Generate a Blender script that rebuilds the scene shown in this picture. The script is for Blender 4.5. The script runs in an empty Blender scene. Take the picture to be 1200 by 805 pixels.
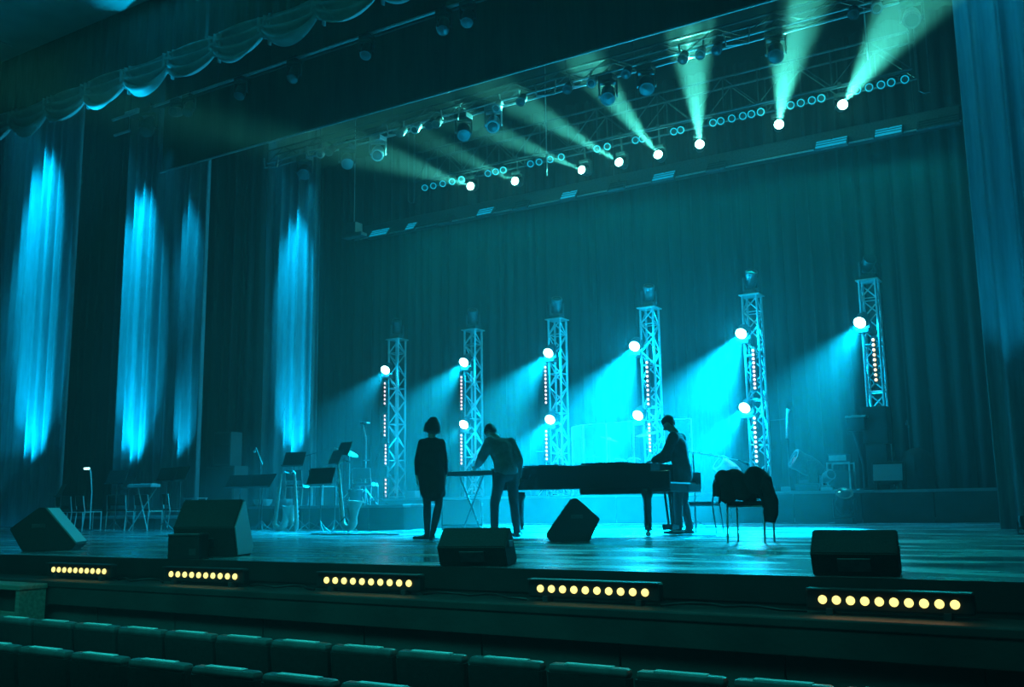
import bpy, bmesh, math, random
from mathutils import Vector, Matrix
random.seed(7)
PI = math.pi
S = bpy.context.scene
C = S.collection

# ------------------------------------------------------------------ camera, world, exposure, lights
FPX, PITCH, ROLL, YAW, EYE = 1145.9, math.radians(9.25), math.radians(-0.788), math.radians(31.7), 0.5
Fv = Vector((-math.sin(YAW)*math.cos(PITCH), math.cos(YAW)*math.cos(PITCH), math.sin(PITCH)))
R0 = Vector((math.cos(YAW), math.sin(YAW), 0)); U0 = R0.cross(Fv)
Rv = R0*math.cos(ROLL) + U0*math.sin(ROLL); Uv = -R0*math.sin(ROLL) + U0*math.cos(ROLL)
cd = bpy.data.cameras.new('camera'); cam = bpy.data.objects.new('camera', cd); C.objects.link(cam)
cd.sensor_width = 36; cd.lens = 36*FPX/1200; cd.clip_start = 0.05; cd.clip_end = 200
cam.matrix_world = Matrix(((Rv.x, Uv.x, -Fv.x, 0), (Rv.y, Uv.y, -Fv.y, 0), (Rv.z, Uv.z, -Fv.z, EYE), (0, 0, 0, 1)))
S.camera = cam

HAZE = 0.0062
w = bpy.data.worlds.new('world'); S.world = w; w.use_nodes = True
nt = w.node_tree; nt.nodes['Background'].inputs[0].default_value = (0, 0.02, 0.022, 1)
vs = nt.nodes.new('ShaderNodeVolumeScatter'); vs.inputs['Color'].default_value = (1, 1, 1, 1)
vs.inputs['Density'].default_value = HAZE; vs.inputs['Anisotropy'].default_value = 0.3
nt.links.new(vs.outputs[0], nt.nodes['World Output'].inputs['Volume'])

S.view_settings.view_transform = 'Standard'; S.view_settings.look = 'None'
S.view_settings.exposure = 0; S.view_settings.gamma = 1; S.view_settings.use_curve_mapping = False
S.cycles.use_denoising = True; S.cycles.volume_bounces = 0; S.cycles.max_bounces = 4
S.cycles.diffuse_bounces = 2; S.cycles.glossy_bounces = 2; S.cycles.transmission_bounces = 4
S.cycles.sample_clamp_indirect = 3; S.cycles.caustics_reflective = False; S.cycles.caustics_refractive = False

CYAN = (0.0, 0.56, 1.0); MINT = (0.09, 0.95, 0.75); TEAL = (0.0, 0.75, 0.80)

def area(name, loc, target, size, size_y, power, col):
    d = bpy.data.lights.new(name, 'AREA'); d.shape = 'RECTANGLE'; d.size = size; d.size_y = size_y
    d.energy = power; d.color = col
    o = bpy.data.objects.new(name, d); C.objects.link(o); o.location = loc
    o.rotation_euler = (Vector(target)-Vector(loc)).to_track_quat('-Z', 'Y').to_euler()
    return o
def spot(name, loc, target, power, col, deg, blend=0.5, rad=0.06):
    d = bpy.data.lights.new(name, 'SPOT'); d.energy = power; d.color = col
    d.spot_size = math.radians(deg); d.spot_blend = blend; d.shadow_soft_size = rad
    o = bpy.data.objects.new(name, d); C.objects.link(o); o.location = loc
    o.rotation_euler = (Vector(target)-Vector(loc)).to_track_quat('-Z', 'Y').to_euler()
    return o
hl = area('front_fill', (-5.5, 2.6, 4.2), (-6.5, 5.6, -1), 9, 0.8, 105, (0.02, 0.85, 0.75)); hl.data.spread = math.radians(120)  # added fill over the seats and front wall, no fixture there
area('front_fill', (-8, 1, 8.6), (-12, 10, 7), 10, 2, 34, (0.02, 0.85, 0.75))  # added ambient fill toward the valance, not a real lamp
area('stage_fill_back', (-11, 20, 10.5), (-11, 24.5, 4), 16, 1.5, 20, TEAL)  # added dim fill on the backdrop curtain
wt = area('stage_fill_top', (-9.5, 22.6, 8.0), (-8.5, 12, 0), 14, 0.5, 210, TEAL); wt.data.spread = math.radians(70)  # added broad fill for the stage floor, along the lit batten panels

# ------------------------------------------------------------------ pixel helpers: a pixel plus a true depth gives a point of the place
def ray(px, py): return Fv*FPX + Rv*(px-600) - Uv*(py-402.5)
def at(px, py, Y):
    d = ray(px, py); d = d*(Y/d.y); return Vector((d.x, Y, d.z+EYE))
def onfloor(px, Y, z=0.0):
    """point at depth Y and height z in image column px"""
    py = 600.0
    for _ in range(6):
        p = at(px, py, Y); q = at(px, py+1, Y); py += (z-p.z)/(q.z-p.z)
    return at(px, py, Y)

# ------------------------------------------------------------------ materials
MATS = {}
def mat(name, col, rough=0.6, metal=0.0, var=0.0, scale=8.0, bump=0.0, bscale=60.0, stretch=None, emit=None, estr=0.0, alpha=None, spec=0.5, rvar=0.0):
    m = bpy.data.materials.new(name); m.use_nodes = True; t = m.node_tree; b = t.nodes['Principled BSDF']
    b.inputs['Base Color'].default_value = (*col, 1); b.inputs['Roughness'].default_value = rough
    b.inputs['Metallic'].default_value = metal; b.inputs['Specular IOR Level'].default_value = spec
    tc = t.nodes.new('ShaderNodeTexCoord'); mp = t.nodes.new('ShaderNodeMapping'); t.links.new(tc.outputs['Object'], mp.inputs[0])
    if stretch: mp.inputs['Scale'].default_value = stretch
    if var or rvar:
        n = t.nodes.new('ShaderNodeTexNoise'); n.inputs['Scale'].default_value = scale; n.inputs['Detail'].default_value = 6
        t.links.new(mp.outputs[0], n.inputs['Vector'])
        if var:
            r = t.nodes.new('ShaderNodeValToRGB'); t.links.new(n.outputs[0], r.inputs[0])
            r.color_ramp.elements[0].position = 0.3; r.color_ramp.elements[1].position = 0.7
            r.color_ramp.elements[0].color = (*[c*(1-var) for c in col], 1); r.color_ramp.elements[1].color = (*[min(1, c*(1+var)) for c in col], 1)
            t.links.new(r.outputs[0], b.inputs['Base Color'])
        if rvar:
            q = t.nodes.new('ShaderNodeMapRange'); t.links.new(n.outputs[0], q.inputs[0])
            q.inputs[1].default_value = 0.3; q.inputs[2].default_value = 0.7
            q.inputs[3].default_value = max(0.02, rough-rvar); q.inputs[4].default_value = min(1, rough+rvar)
            t.links.new(q.outputs[0], b.inputs['Roughness'])
    if bump:
        n2 = t.nodes.new('ShaderNodeTexNoise'); n2.inputs['Scale'].default_value = bscale; n2.inputs['Detail'].default_value = 4
        t.links.new(mp.outputs[0], n2.inputs['Vector'])
        bp = t.nodes.new('ShaderNodeBump'); bp.inputs['Strength'].default_value = bump; bp.inputs['Distance'].default_value = 0.02
        t.links.new(n2.outputs[0], bp.inputs['Height']); t.links.new(bp.outputs[0], b.inputs['Normal'])
    if emit:
        b.inputs['Emission Color'].default_value = (*emit, 1); b.inputs['Emission Strength'].default_value = estr
    if alpha is not None: b.inputs['Alpha'].default_value = alpha
    MATS[name] = m; return m
M = MATS
mat('stage_vinyl', (0.20, 0.24, 0.26), 0.24, var=0.35, scale=1.1, bump=0.06, bscale=5, stretch=(0.6, 2.0, 1), rvar=0.14, spec=0.7)
mat('black_paint', (0.020, 0.024, 0.024), 0.45, var=0.3, scale=3, bump=0.1)
mat('dark_board', (0.035, 0.045, 0.042), 0.65, var=0.35, scale=2.2, bump=0.15, bscale=30)
mat('panel_board', (0.075, 0.095, 0.09), 0.6, var=0.3, scale=1.7, bump=0.15, bscale=40)
mat('carpet', (0.02, 0.03, 0.03), 0.95, var=0.4, scale=30, bump=0.3, bscale=200)
mat('plaster', (0.55, 0.70, 0.68), 0.8, var=0.1, scale=2)
mat('wall_black', (0.008, 0.010, 0.010), 0.9, var=0.2, scale=2)
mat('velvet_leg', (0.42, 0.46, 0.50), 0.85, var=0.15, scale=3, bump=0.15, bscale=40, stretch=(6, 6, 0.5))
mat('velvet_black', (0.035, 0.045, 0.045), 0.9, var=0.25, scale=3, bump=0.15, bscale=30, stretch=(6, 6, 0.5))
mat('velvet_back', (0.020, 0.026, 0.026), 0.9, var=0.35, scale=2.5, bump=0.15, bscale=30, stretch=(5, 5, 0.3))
mat('valance_cloth', (0.10, 0.14, 0.13), 0.8, var=0.2, scale=4, bump=0.2, bscale=40, stretch=(6, 6, 0.6))
mat('swag_satin', (0.62, 0.70, 0.72), 0.5, var=0.15, scale=5, bump=0.1, bscale=30)
mat('aluminium', (0.72, 0.76, 0.78), 0.35, 0.75, var=0.1, scale=20)
mat('steel_dark', (0.10, 0.11, 0.12), 0.4, 0.6, var=0.2, scale=20)
mat('chrome', (0.85, 0.88, 0.9), 0.32, 0.45, var=0.05, scale=20)
mat('black_plastic', (0.022, 0.025, 0.027), 0.35, var=0.2, scale=20, bump=0.05)
mat('black_gloss', (0.012, 0.014, 0.015), 0.10, var=0.1, scale=5, spec=0.7)
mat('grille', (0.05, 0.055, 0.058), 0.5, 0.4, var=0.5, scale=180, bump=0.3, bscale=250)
mat('grille_pale', (0.35, 0.38, 0.40), 0.5, 0.2, var=0.3, scale=180, bump=0.3, bscale=250)  # pale twin of grille; light on lit speaker faces is put into it
mat('carpet_cab', (0.030, 0.034, 0.036), 0.85, var=0.3, scale=80, bump=0.4, bscale=150)
mat('wood_pale', (0.30, 0.27, 0.22), 0.6, var=0.3, scale=4, bump=0.1, bscale=30, stretch=(1, 8, 8))
mat('brass', (0.72, 0.76, 0.72), 0.30, 0.5, var=0.1, scale=10)
mat('white_head', (0.75, 0.78, 0.78), 0.5, var=0.06, scale=10)
mat('drum_shell', (0.15, 0.17, 0.2), 0.25, 0.3, var=0.2, scale=10)
mat('black_cloth', (0.020, 0.024, 0.025), 0.9, var=0.3, scale=10, bump=0.3, bscale=30)
mat('seat_fabric', (0.020, 0.026, 0.026), 0.75, var=0.3, scale=40, bump=0.2, bscale=150)
mat('seat_rim', (0.12, 0.16, 0.16), 0.3, var=0.2, scale=12, bump=0.05)
mat('highlight_pale', (0.75, 0.85, 0.85), 0.6, var=0.1)
mat('skin', (0.42, 0.32, 0.27), 0.55, var=0.08, scale=12, bump=0.05)
mat('hair', (0.02, 0.018, 0.016), 0.55, var=0.4, scale=60, bump=0.5, bscale=120, stretch=(4, 4, 0.5))
mat('dress_cloth', (0.018, 0.02, 0.022), 0.85, var=0.3, scale=12, bump=0.3, bscale=25)
mat('knit_cloth', (0.16, 0.19, 0.20), 0.85, var=0.2, scale=12, bump=0.3, bscale=40)
mat('trouser_cloth', (0.03, 0.036, 0.04), 0.85, var=0.2, scale=12, bump=0.3, bscale=25)
mat('jacket_cloth', (0.04, 0.048, 0.052), 0.8, var=0.2, scale=12, bump=0.3, bscale=25)
mat('shoe', (0.012, 0.012, 0.013), 0.4, var=0.2, scale=20)
mat('paper', (0.7, 0.75, 0.75), 0.7, var=0.05, scale=10)
mat('cable_rubber', (0.015, 0.015, 0.016), 0.5, var=0.2, scale=30)
mat('footlight_lens', (0.3, 0.3, 0.2), 0.3, emit=(1.0, 0.80, 0.22), estr=1.7, var=0.1)
mat('strip_lens', (0.3, 0.3, 0.3), 0.3, emit=(1.0, 0.62, 0.66), estr=1.7, var=0.1)
mat('strip_lens_warm', (0.3, 0.3, 0.3), 0.3, emit=(1.0, 0.62, 0.30), estr=2.2, var=0.1)
mat('lamp_cyan', (0.3, 0.3, 0.3), 0.3, emit=(0.45, 1.0, 1.0), estr=20, var=0.1)
mat('lamp_mint', (0.3, 0.3, 0.3), 0.3, emit=(0.45, 1.0, 0.85), estr=20, var=0.1)
mat('par_lens', (0.2, 0.4, 0.45), 0.15, emit=(0.0, 0.50, 0.75), estr=0.7, var=0.2)  # weak emission imitates reflections on the small lens rings
mat('panel_glow', (0.2, 0.4, 0.45), 0.3, emit=(0.0, 0.50, 0.85), estr=0.55, var=0.3, scale=3)
mat('stand_lamp', (0.3, 0.3, 0.3), 0.3, emit=(0.5, 1.0, 0.95), estr=3, var=0.1)
mat('dark_glass', (0.05, 0.08, 0.09), 0.06, spec=0.9, var=0.1)
mat('acrylic', (0.55, 0.9, 0.95), 0.05, alpha=0.13, var=0.05, spec=0.8)
mat('acrylic_edge', (0.75, 0.95, 1.0), 0.3, var=0.05)

# ------------------------------------------------------------------ mesh helpers
class MB:
    def __init__(s): s.b = bmesh.new()
    def box(s, c, d, rot=None, bev=0.0):
        g = bmesh.ops.create_cube(s.b, size=1)
        mt = Matrix.Translation(Vector(c)) @ (rot.to_4x4() if rot else Matrix()) @ Matrix.Diagonal((*d, 1))
        bmesh.ops.transform(s.b, matrix=mt, verts=g['verts'])
        if bev:
            es = list({e for v in g['verts'] for e in v.link_edges})
            bmesh.ops.bevel(s.b, geom=es, offset=bev, segments=2, affect='EDGES', profile=0.5)
        return s
    def bb(s, x0, x1, y0, y1, z0, z1, bev=0.0): return s.box(((x0+x1)/2, (y0+y1)/2, (z0+z1)/2), (abs(x1-x0), abs(y1-y0), abs(z1-z0)), None, bev)
    def rings(s, rings, cap=True, closed=True):
        vs = [[s.b.verts.new(p) for p in r] for r in rings]
        n = len(vs[0])
        for a, b in zip(vs, vs[1:]):
            for i in range(n if closed else n-1):
                j = (i+1) % n
                s.b.faces.new((a[i], a[j], b[j], b[i]))
        if cap and closed:
            for r in (vs[0][::-1], vs[-1]):
                try: s.b.faces.new(r)
                except ValueError: pass
        return s
    def lathe(s, prof, base=(0, 0, 0), axis=(0, 0, 1), n=16):
        """prof: (radius, distance along axis)"""
        ax = Vector(axis).normalized(); u = ax.orthogonal().normalized(); v = ax.cross(u); b0 = Vector(base)
        return s.rings([[b0 + ax*h + (u*math.cos(2*PI*k/n) + v*math.sin(2*PI*k/n))*max(r, 1e-4) for k in range(n)] for r, h in prof])
    def rod(s, a, b, r, r2=None, n=8):
        a = Vector(a); b = Vector(b); return s.lathe([(r, 0), (r if r2 is None else r2, (b-a).length)], a, b-a, n)
    def tube(s, pts, r, n=8):
        pts = [Vector(p) for p in pts]; rr = r if isinstance(r, (list, tuple)) else [r]*len(pts)
        out = []; u = None
        for i, p in enumerate(pts):
            t = (pts[min(i+1, len(pts)-1)] - pts[max(i-1, 0)]).normalized()
            u = (t.orthogonal() if u is None else (u - t*u.dot(t))).normalized(); v = t.cross(u)
            out.append([p + (u*math.cos(2*PI*k/n) + v*math.sin(2*PI*k/n))*rr[i] for k in range(n)])
        return s.rings(out)
    def ball(s, c, r, n=12, sc=(1, 1, 1)):
        g = bmesh.ops.create_uvsphere(s.b, u_segments=n, v_segments=max(6, n//2+2), radius=r)
        bmesh.ops.transform(s.b, matrix=Matrix.Translation(Vector(c)) @ Matrix.Diagonal((*sc, 1)), verts=g['verts']); return s
    def prism(s, poly, a, b, axis='x'):
        """poly in the plane across axis, from a to b along it"""
        f = {'x': lambda p, t: (t, p[0], p[1]), 'y': lambda p, t: (p[0], t, p[1]), 'z': lambda p, t: (p[0], p[1], t)}[axis]
        return s.rings([[f(p, a) for p in poly], [f(p, b) for p in poly]])
    def xf(s, m): bmesh.ops.transform(s.b, matrix=m, verts=s.b.verts); return s
    def put(s, name, m, parent=None, smooth=False, **props):
        bmesh.ops.recalc_face_normals(s.b, faces=s.b.faces)
        me = bpy.data.meshes.new(name); s.b.to_mesh(me); s.b.free()
        if smooth: me.shade_smooth() if hasattr(me, 'shade_smooth') else None
        if smooth: me.set_sharp_from_angle(angle=math.radians(40))
        me.materials.append(MATS[m])
        o = bpy.data.objects.new(name, me); C.objects.link(o)
        if parent: o.parent = parent
        for k, v in props.items(): o[k] = v
        return o
def thing(name, label, cat, loc=(0, 0, 0), rz=0.0, group=None):
    o = bpy.data.objects.new(name, None); C.objects.link(o); o.location = loc; o.rotation_euler = (0, 0, rz)
    o.empty_display_size = 0.1; o['label'] = label; o['category'] = cat
    if group: o['group'] = group
    return o
def tag(o, label, cat, group=None):
    o['label'] = label; o['category'] = cat
    if group: o['group'] = group
    return o
def again(o, parent=None, loc=None, rz=None):
    """another of the same: the object and its children, sharing mesh data"""
    c = o.copy(); C.objects.link(c)
    if parent: c.parent = parent
    if loc is not None: c.location = loc
    if rz is not None: c.rotation_euler = (0, 0, rz)
    for ch in KIDS.get(o.name, []) or [k for k in bpy.data.objects if k.parent == o]: again(ch, c)
    return c
KIDS = {}
ORD = ['first', 'second', 'third', 'fourth', 'fifth', 'sixth', 'seventh', 'eighth', 'ninth', 'tenth', 'eleventh', 'twelfth', 'thirteenth', 'fourteenth', 'fifteenth', 'sixteenth', 'seventeenth', 'eighteenth', 'nineteenth', 'twentieth']
def ordn(i):
    if i < 20: return ORD[i]
    return ('twenty-' + ORD[i-20]) if i < 29 else ('thirtieth' if i == 29 else 'thirty-' + ORD[i-30])
def structure(mb, name, m, parent=None, **k):
    o = mb.put(name, m, parent, **k)
    if parent is None: o['kind'] = 'structure'
    return o

# ------------------------------------------------------------------ large structure
FRONT = 6.45
structure(MB().bb(-32, 8, FRONT, 27, -0.12, 0), 'floor', 'stage_vinyl')
structure(MB().bb(-32, 8, FRONT-0.03, FRONT, -0.16, 0.012), 'trim_1', 'black_paint')
structure(MB().bb(-32, 8, FRONT-0.45, FRONT, -0.26, -0.20, 0.01), 'trim_2', 'dark_board')
structure(MB().bb(-32, 8, FRONT-0.02, FRONT+0.2, -0.22, -0.12), 'wall_stage_riser', 'black_paint')
structure(MB().bb(-32, 8, FRONT-0.44, FRONT-0.38, -0.42, -0.26), 'trim_3', 'dark_board')
wf = structure(MB().bb(-32, 8, FRONT-0.34, FRONT-0.28, -1.4, -0.3), 'wall_front', 'dark_board')
pm = MB().bb(-0.545, 0.545, -0.012, 0.012, -0.48, 0.48, 0.006)
p0 = pm.put('panel', 'panel_board', wf); p0.location = (-31, FRONT-0.352, -0.91)
for k in range(1, 35):
    p = p0.copy(); C.objects.link(p); p.parent = wf; p.location = (-31+1.1*k, FRONT-0.352, -0.91)
structure(MB().bb(-32, 8, -6, FRONT-0.28, -1.5, -1.4), 'floor_auditorium', 'carpet')
ce = structure(MB().bb(-32, 8, -6, 9.9, 9.15, 9.3), 'ceiling', 'plaster')
for k in range(8):
    MB().bb(-31.9+5*k, -27.05+5*k, 5.2, 9.8, 9.12, 9.15, 0.01).put('panel', 'plaster', ce)
structure(MB().bb(-32, 8, 26.9, 27.1, 0, 14), 'wall_back', 'wall_black')
structure(MB().bb(-32.1, -32, 6, 27, -1.4, 14), 'wall_left', 'wall_black')
structure(MB().bb(8, 8.1, -6, 27, -1.4, 14), 'wall_right', 'wall_black')
structure(MB().bb(-32, 8, 9.9, 27, 14, 14.1), 'ceiling_stage', 'wall_black')
structure(MB().bb(-32, 8, 9.9, 10.1, 9.15, 14), 'wall_proscenium', 'plaster')
structure(MB().bb(-32, -19.5, 8.0, 8.3, -1.4, 9.15), 'wall_proscenium_left', 'dark_board') if False else None

# risers
def riser(name, label, x0, x1, y0, y1, z, nleg, deckm='stage_vinyl'):
    t = thing(name, label, 'riser', ((x0+x1)/2, y0, 0))
    cx = (x0+x1)/2
    MB().bb(x0-cx, x1-cx, 0, y1-y0, z-0.06, z, 0.008).put('deck', deckm, t)
    n = nleg; wd = (x1-x0)/n
    q = MB().bb(-wd/2+0.012, wd/2-0.012, 0.04, 0.06, 0.0, z-0.06).put('skirt_panel', 'dark_board', t)
    q.location = (x0-cx+wd/2, 0, 0)
    for k in range(1, n):
        r = q.copy(); C.objects.link(r); r.parent = t; r.location = (x0-cx+wd*(k+0.5), 0, 0)
    for sx in (x0-cx+0.02, x1-cx-0.02):
        MB().bb(sx-0.01, sx+0.01, 0.07, y1-y0, 0, z-0.06).put('side_panel', 'dark_board', t)
    return t
LOWX0, LOWX1 = onfloor(66, 15.5).x, onfloor(243, 15.5).x
MIDX1 = onfloor(472, 15.6).x
MAINX1 = onfloor(1174, 21).x + 3
RZ = 0.66
riser('stage_riser', 'low black riser behind the chairs and music stands beside the lit side curtains', LOWX0, LOWX1-0.02, 15.5, 17.6, 0.30, 6)
riser('stage_riser', 'middle height black riser behind the saxophones and music desks', LOWX1+0.02, MIDX1, 15.6, 18.5, 0.50, 6)
riser('stage_riser', 'long black main riser carrying the drum kit and light towers', onfloor(436, 22.2).x, MAINX1, 21, 24.4, RZ, 14)

# ------------------------------------------------------------------ curtains
def curtain_mesh(x0, x1, z0, z1, pitch, amp, seed, flare=0.0, nz=6, taper=0.0):
    rnd = random.Random(seed); ph = [rnd.uniform(0, 6.28) for _ in range(5)]
    n = int((x1-x0)/pitch*9); b = bmesh.new(); rows = []
    for j in range(nz+1):
        v = j/nz; z = z0+(z1-z0)*v; row = []
        for i in range(n+1):
            u = i/n; x = x0+(x1-x0)*u
            s = 2*PI*(x-x0)/pitch
            y = amp*(math.sin(s + 0.9*math.sin(s*0.23+ph[0]) + 0.25*(1-v)*math.sin(s*0.11+ph[3])) + 0.45*math.sin(s*0.47+ph[1]) + 0.25*math.sin(s*2.1+ph[2]))
            xx = x + 0.35*amp*math.cos(s*0.9+ph[4])
            y *= 0.8 + 0.35*(1-v)
            xx += taper*(1-v)*(u)
            row.append(b.verts.new((xx, y, z)))
        rows.append(row)
    for r, q in zip(rows, rows[1:]):
        for i in range(n): b.faces.new((r[i], r[i+1], q[i+1], q[i]))
    return b
def curtain(name, label, x0, x1, Y, z0, z1, m, pitch=0.28, amp=0.09, seed=1, thick=0.012, taper=0.0, group=None):
    mb = MB(); mb.b.free(); mb.b = curtain_mesh(x0, x1, z0, z1, pitch, amp, seed, taper=taper)
    o = mb.put(name, m, smooth=False); o.data.shade_smooth()
    o.location = (0, Y, 0); md = o.modifiers.new('thick', 'SOLIDIFY'); md.thickness = thick
    return tag(o, label, 'curtain', group)
L1, L2, L3 = at(84, 400, 16.6).x, at(243, 400, 20.4).x, at(374, 400, 24.2).x
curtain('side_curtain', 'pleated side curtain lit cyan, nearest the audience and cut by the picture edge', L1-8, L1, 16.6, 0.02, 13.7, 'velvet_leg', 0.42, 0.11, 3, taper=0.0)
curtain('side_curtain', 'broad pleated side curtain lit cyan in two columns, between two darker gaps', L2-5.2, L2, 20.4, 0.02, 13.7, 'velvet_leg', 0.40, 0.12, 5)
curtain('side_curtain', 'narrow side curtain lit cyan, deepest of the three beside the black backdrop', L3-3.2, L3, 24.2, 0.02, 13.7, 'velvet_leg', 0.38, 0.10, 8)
curtain('backdrop_curtain', 'wide dark pleated backdrop curtain behind the light towers', -31, -1.0, 25.2, 0.02, 12.5, 'velvet_back', 0.36, 0.10, 11)
curtain('backdrop_curtain', 'dim pleated curtain panel behind the covered drum at the right end of the main riser', onfloor(1072, 24.6).x, onfloor(1170, 24.6).x, 24.75, 0.04, 12.4, 'velvet_back', 0.42, 0.09, 14)
RX = onfloor(1172, 16.1).x
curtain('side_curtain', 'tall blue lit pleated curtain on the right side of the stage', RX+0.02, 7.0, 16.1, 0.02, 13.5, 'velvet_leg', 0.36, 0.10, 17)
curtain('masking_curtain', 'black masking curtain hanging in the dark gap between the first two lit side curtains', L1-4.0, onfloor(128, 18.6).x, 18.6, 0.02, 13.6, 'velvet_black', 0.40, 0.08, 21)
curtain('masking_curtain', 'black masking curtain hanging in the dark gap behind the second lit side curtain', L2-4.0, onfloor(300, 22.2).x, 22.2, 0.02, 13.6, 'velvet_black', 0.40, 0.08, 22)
# black border over the stage
BX0 = at(191, 160, 13).x
curtain('border_curtain', 'wide black border cloth hiding the top of the stage', BX0, 7, 13.0, 7.5, 13.5, 'velvet_black', 0.6, 0.03, 31)
tag(MB().rod((BX0, 12.97, 7.49), (7, 12.97, 7.49), 0.022).put('border_pipe', 'aluminium', smooth=True), 'thin pale pipe along the lower edge of the black border cloth', 'pipe')

# valance with swags
VY = 10.25; ZV = 7.95
val = thing('valance', 'grey green pleated valance with a row of pale swags along its lower edge', 'valance', (0, VY, 0))
mb = MB(); mb.b.free(); mb.b = curtain_mesh(-24, 7.5, ZV-0.1, 9.6, 0.30, 0.035, 41); o = mb.put('pleated_panel', 'valance_cloth', val); o.data.shade_smooth()
def swag(seed):
    rnd = random.Random(seed); b = bmesh.new(); W = 1.22; D = 0.52; nu, nv = 24, 20; rows = []
    for j in range(nv+1):
        v = j/nv; row = []
        for i in range(nu+1):
            u = i/nu; x = -W/2 + W*u
            drop = math.sin(PI*min(1, max(0, (u*0.92+0.04))))**0.8
            skew = 0.75 + 0.5*u
            top = 0.10
            z = top*(1-v) - v*(D*drop*skew + 0.05) 
            y = -0.10 - 0.16*math.sin(PI*u)*v - 0.085*math.sin(v*PI*6.5 - (u-0.5)**2*5 + seed)*(0.25+0.75*math.sin(PI*u))
            x2 = x + 0.05*math.sin(v*9+seed)*(u-0.2)
            row.append(b.verts.new((x2, y, z)))
        rows.append(row)
    for r, q in zip(rows, rows[1:]):
        for i in range(nu): b.faces.new((r[i], r[i+1], q[i+1], q[i]))
    # gathered tail at the right hand corner
    rows = []
    for j in range(9):
        v = j/8; row = []
        for i in range(17):
            u = i/16
            row.append(b.verts.new((W/2-0.16+0.30*u, -0.12-0.05*math.sin(u*PI*5), 0.10 - v*(0.22+0.34*abs(u-0.1)+0.03*math.sin(u*PI*5)))))
        rows.append(row)
    for r, q in zip(rows, rows[1:]):
        for i in range(16): b.faces.new((r[i], r[i+1], q[i+1], q[i]))
    return b
protos = []
for s in range(3):
    mb = MB(); mb.b.free(); mb.b = swag(s*1.7); o = mb.put('swag', 'swag_satin', val); o.data.shade_smooth(); protos.append(o)
    md = o.modifiers.new('thick', 'SOLIDIFY'); md.thickness = 0.01
    o.location = (-22.5+1.12*s, 0, ZV)
for k in range(3, 27):
    c = protos[k % 3].copy(); C.objects.link(c); c.parent = val; c.location = (-22.5+1.12*k, 0, ZV)

# ------------------------------------------------------------------ lighting hardware builders
def mover(label, loc, aim, lens='dark_glass', hang=True, sc=1.0, cat='stage light', group=None, body='black_plastic', pw=0, col=CYAN, deg=20, blend=0.6, tgt=None, lensr=0.10, name='moving_head_light'):
    """moving head: base, yoke, head, lens. aim is a world direction of the head"""
    t = thing(name, label, cat, loc, 0, group)
    s = -1 if hang else 1
    aim = Vector(aim).normalized()
    az = math.atan2(aim.y, aim.x)
    rz = Matrix.Rotation(az, 4, 'Z')
    MB().box((0, 0, 0.05*s*sc), (0.32*sc, 0.26*sc, 0.11*sc), None, 0.015*sc).put('base', body, t)
    y = MB()
    for k in (-1, 1): y.box((0, k*0.175*sc, 0.27*s*sc), (0.13*sc, 0.035*sc, 0.30*sc), None, 0.01*sc)
    y.box((0, 0, 0.13*s*sc), (0.13*sc, 0.38*sc, 0.05*sc), None, 0.01*sc)
    y.xf(rz).put('yoke', body, t)
    c0 = Vector((0, 0, 0.36*s*sc))
    MB().lathe([(0.02*sc, -0.21*sc), (0.09*sc, -0.20*sc), (0.13*sc, -0.12*sc), (0.145*sc, 0.0), (0.135*sc, 0.12*sc), (0.145*sc, 0.15*sc), (0.145*sc, 0.22*sc), (0.12*sc, 0.22*sc)], c0, aim, 18).put('head', body, t, smooth=True)
    MB().lathe([(lensr*1.1*sc, 0.0), (lensr*1.1*sc, 0.02*sc), (0.01, 0.035*sc)], c0+aim*0.205*sc, aim, 18).put('lens', lens, t, smooth=True)
    if hang:
        MB().box((0, 0, 0.06*sc), (0.06*sc, 0.05*sc, 0.16*sc)).put('clamp', 'steel_dark', t)
    if pw:
        L = Vector(loc) + c0 + aim*0.27*sc
        spot('beam_lamp', L, L+aim, pw, col, deg, blend, 0.05*sc)
    return t

# front lighting batten (LX1): pipe truss with movers
LX1Y = 16.7
a = at(318, 193, LX1Y); zl1 = a.z
t = thing('lighting_truss', 'front flown lighting truss with a row of dark moving heads in the beams', 'truss', (0, LX1Y, zl1))
x0, x1 = a.x, 7.0; truss1 = t
for dy, dz in ((-0.14, 0.0), (0.14, 0.0), (-0.14, 0.30), (0.14, 0.30)):
    MB().rod((x0, dy, dz), (x1, dy, dz), 0.024).put('chord', 'steel_dark' if dz else 'aluminium', t, smooth=True)
n = 44; st = (x1-x0)/n; pb = None
for k in range(n):
    for dy in (-0.14, 0.14):
        if pb is None or k < 2:
            o = MB().rod((0, 0, 0), (st, 0, 0.30), 0.012, n=5).put('brace', 'steel_dark', t) if k == 0 and dy < 0 else None
            if o: pb = o; pb.location = (x0, dy, 0); continue
        c = pb.copy(); C.objects.link(c); c.parent = t; c.location = (x0+k*st, dy, 0 if k % 2 == 0 else 0.30)
        if k % 2: c.rotation_euler = (PI, 0, 0)
for i, (px, py, tx, ty, br) in enumerate(((357, 187, 330, 300, 0), (407, 175, 420, 330, 0), (443, 165, 425, 260, 1), (543, 137, 560, 330, 0), (578, 127, 560, 250, 1), (712, 93, 700, 260, 0), (757, 82, 770, 260, 0), (908, 40, 905, 200, 0), (1067, 5, 1075, 90, 0))):
    p = at(px, py, LX1Y); d = at(tx, ty, LX1Y-3) - p
    mover(f'{ORD[i]} moving head from the left end of the front lighting truss', (p.x, LX1Y, zl1-0.02), d, 'dark_glass', True, 1.0, group='moving heads on the front truss', body='steel_dark' if not br else 'aluminium')
for X in (x0+1.5, -9, -3, 3): MB().rod((X, 0.14, 0.3), (X, 0.14, 14-zl1), 0.012, n=6).put('suspension_cable', 'steel_dark', truss1)
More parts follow.
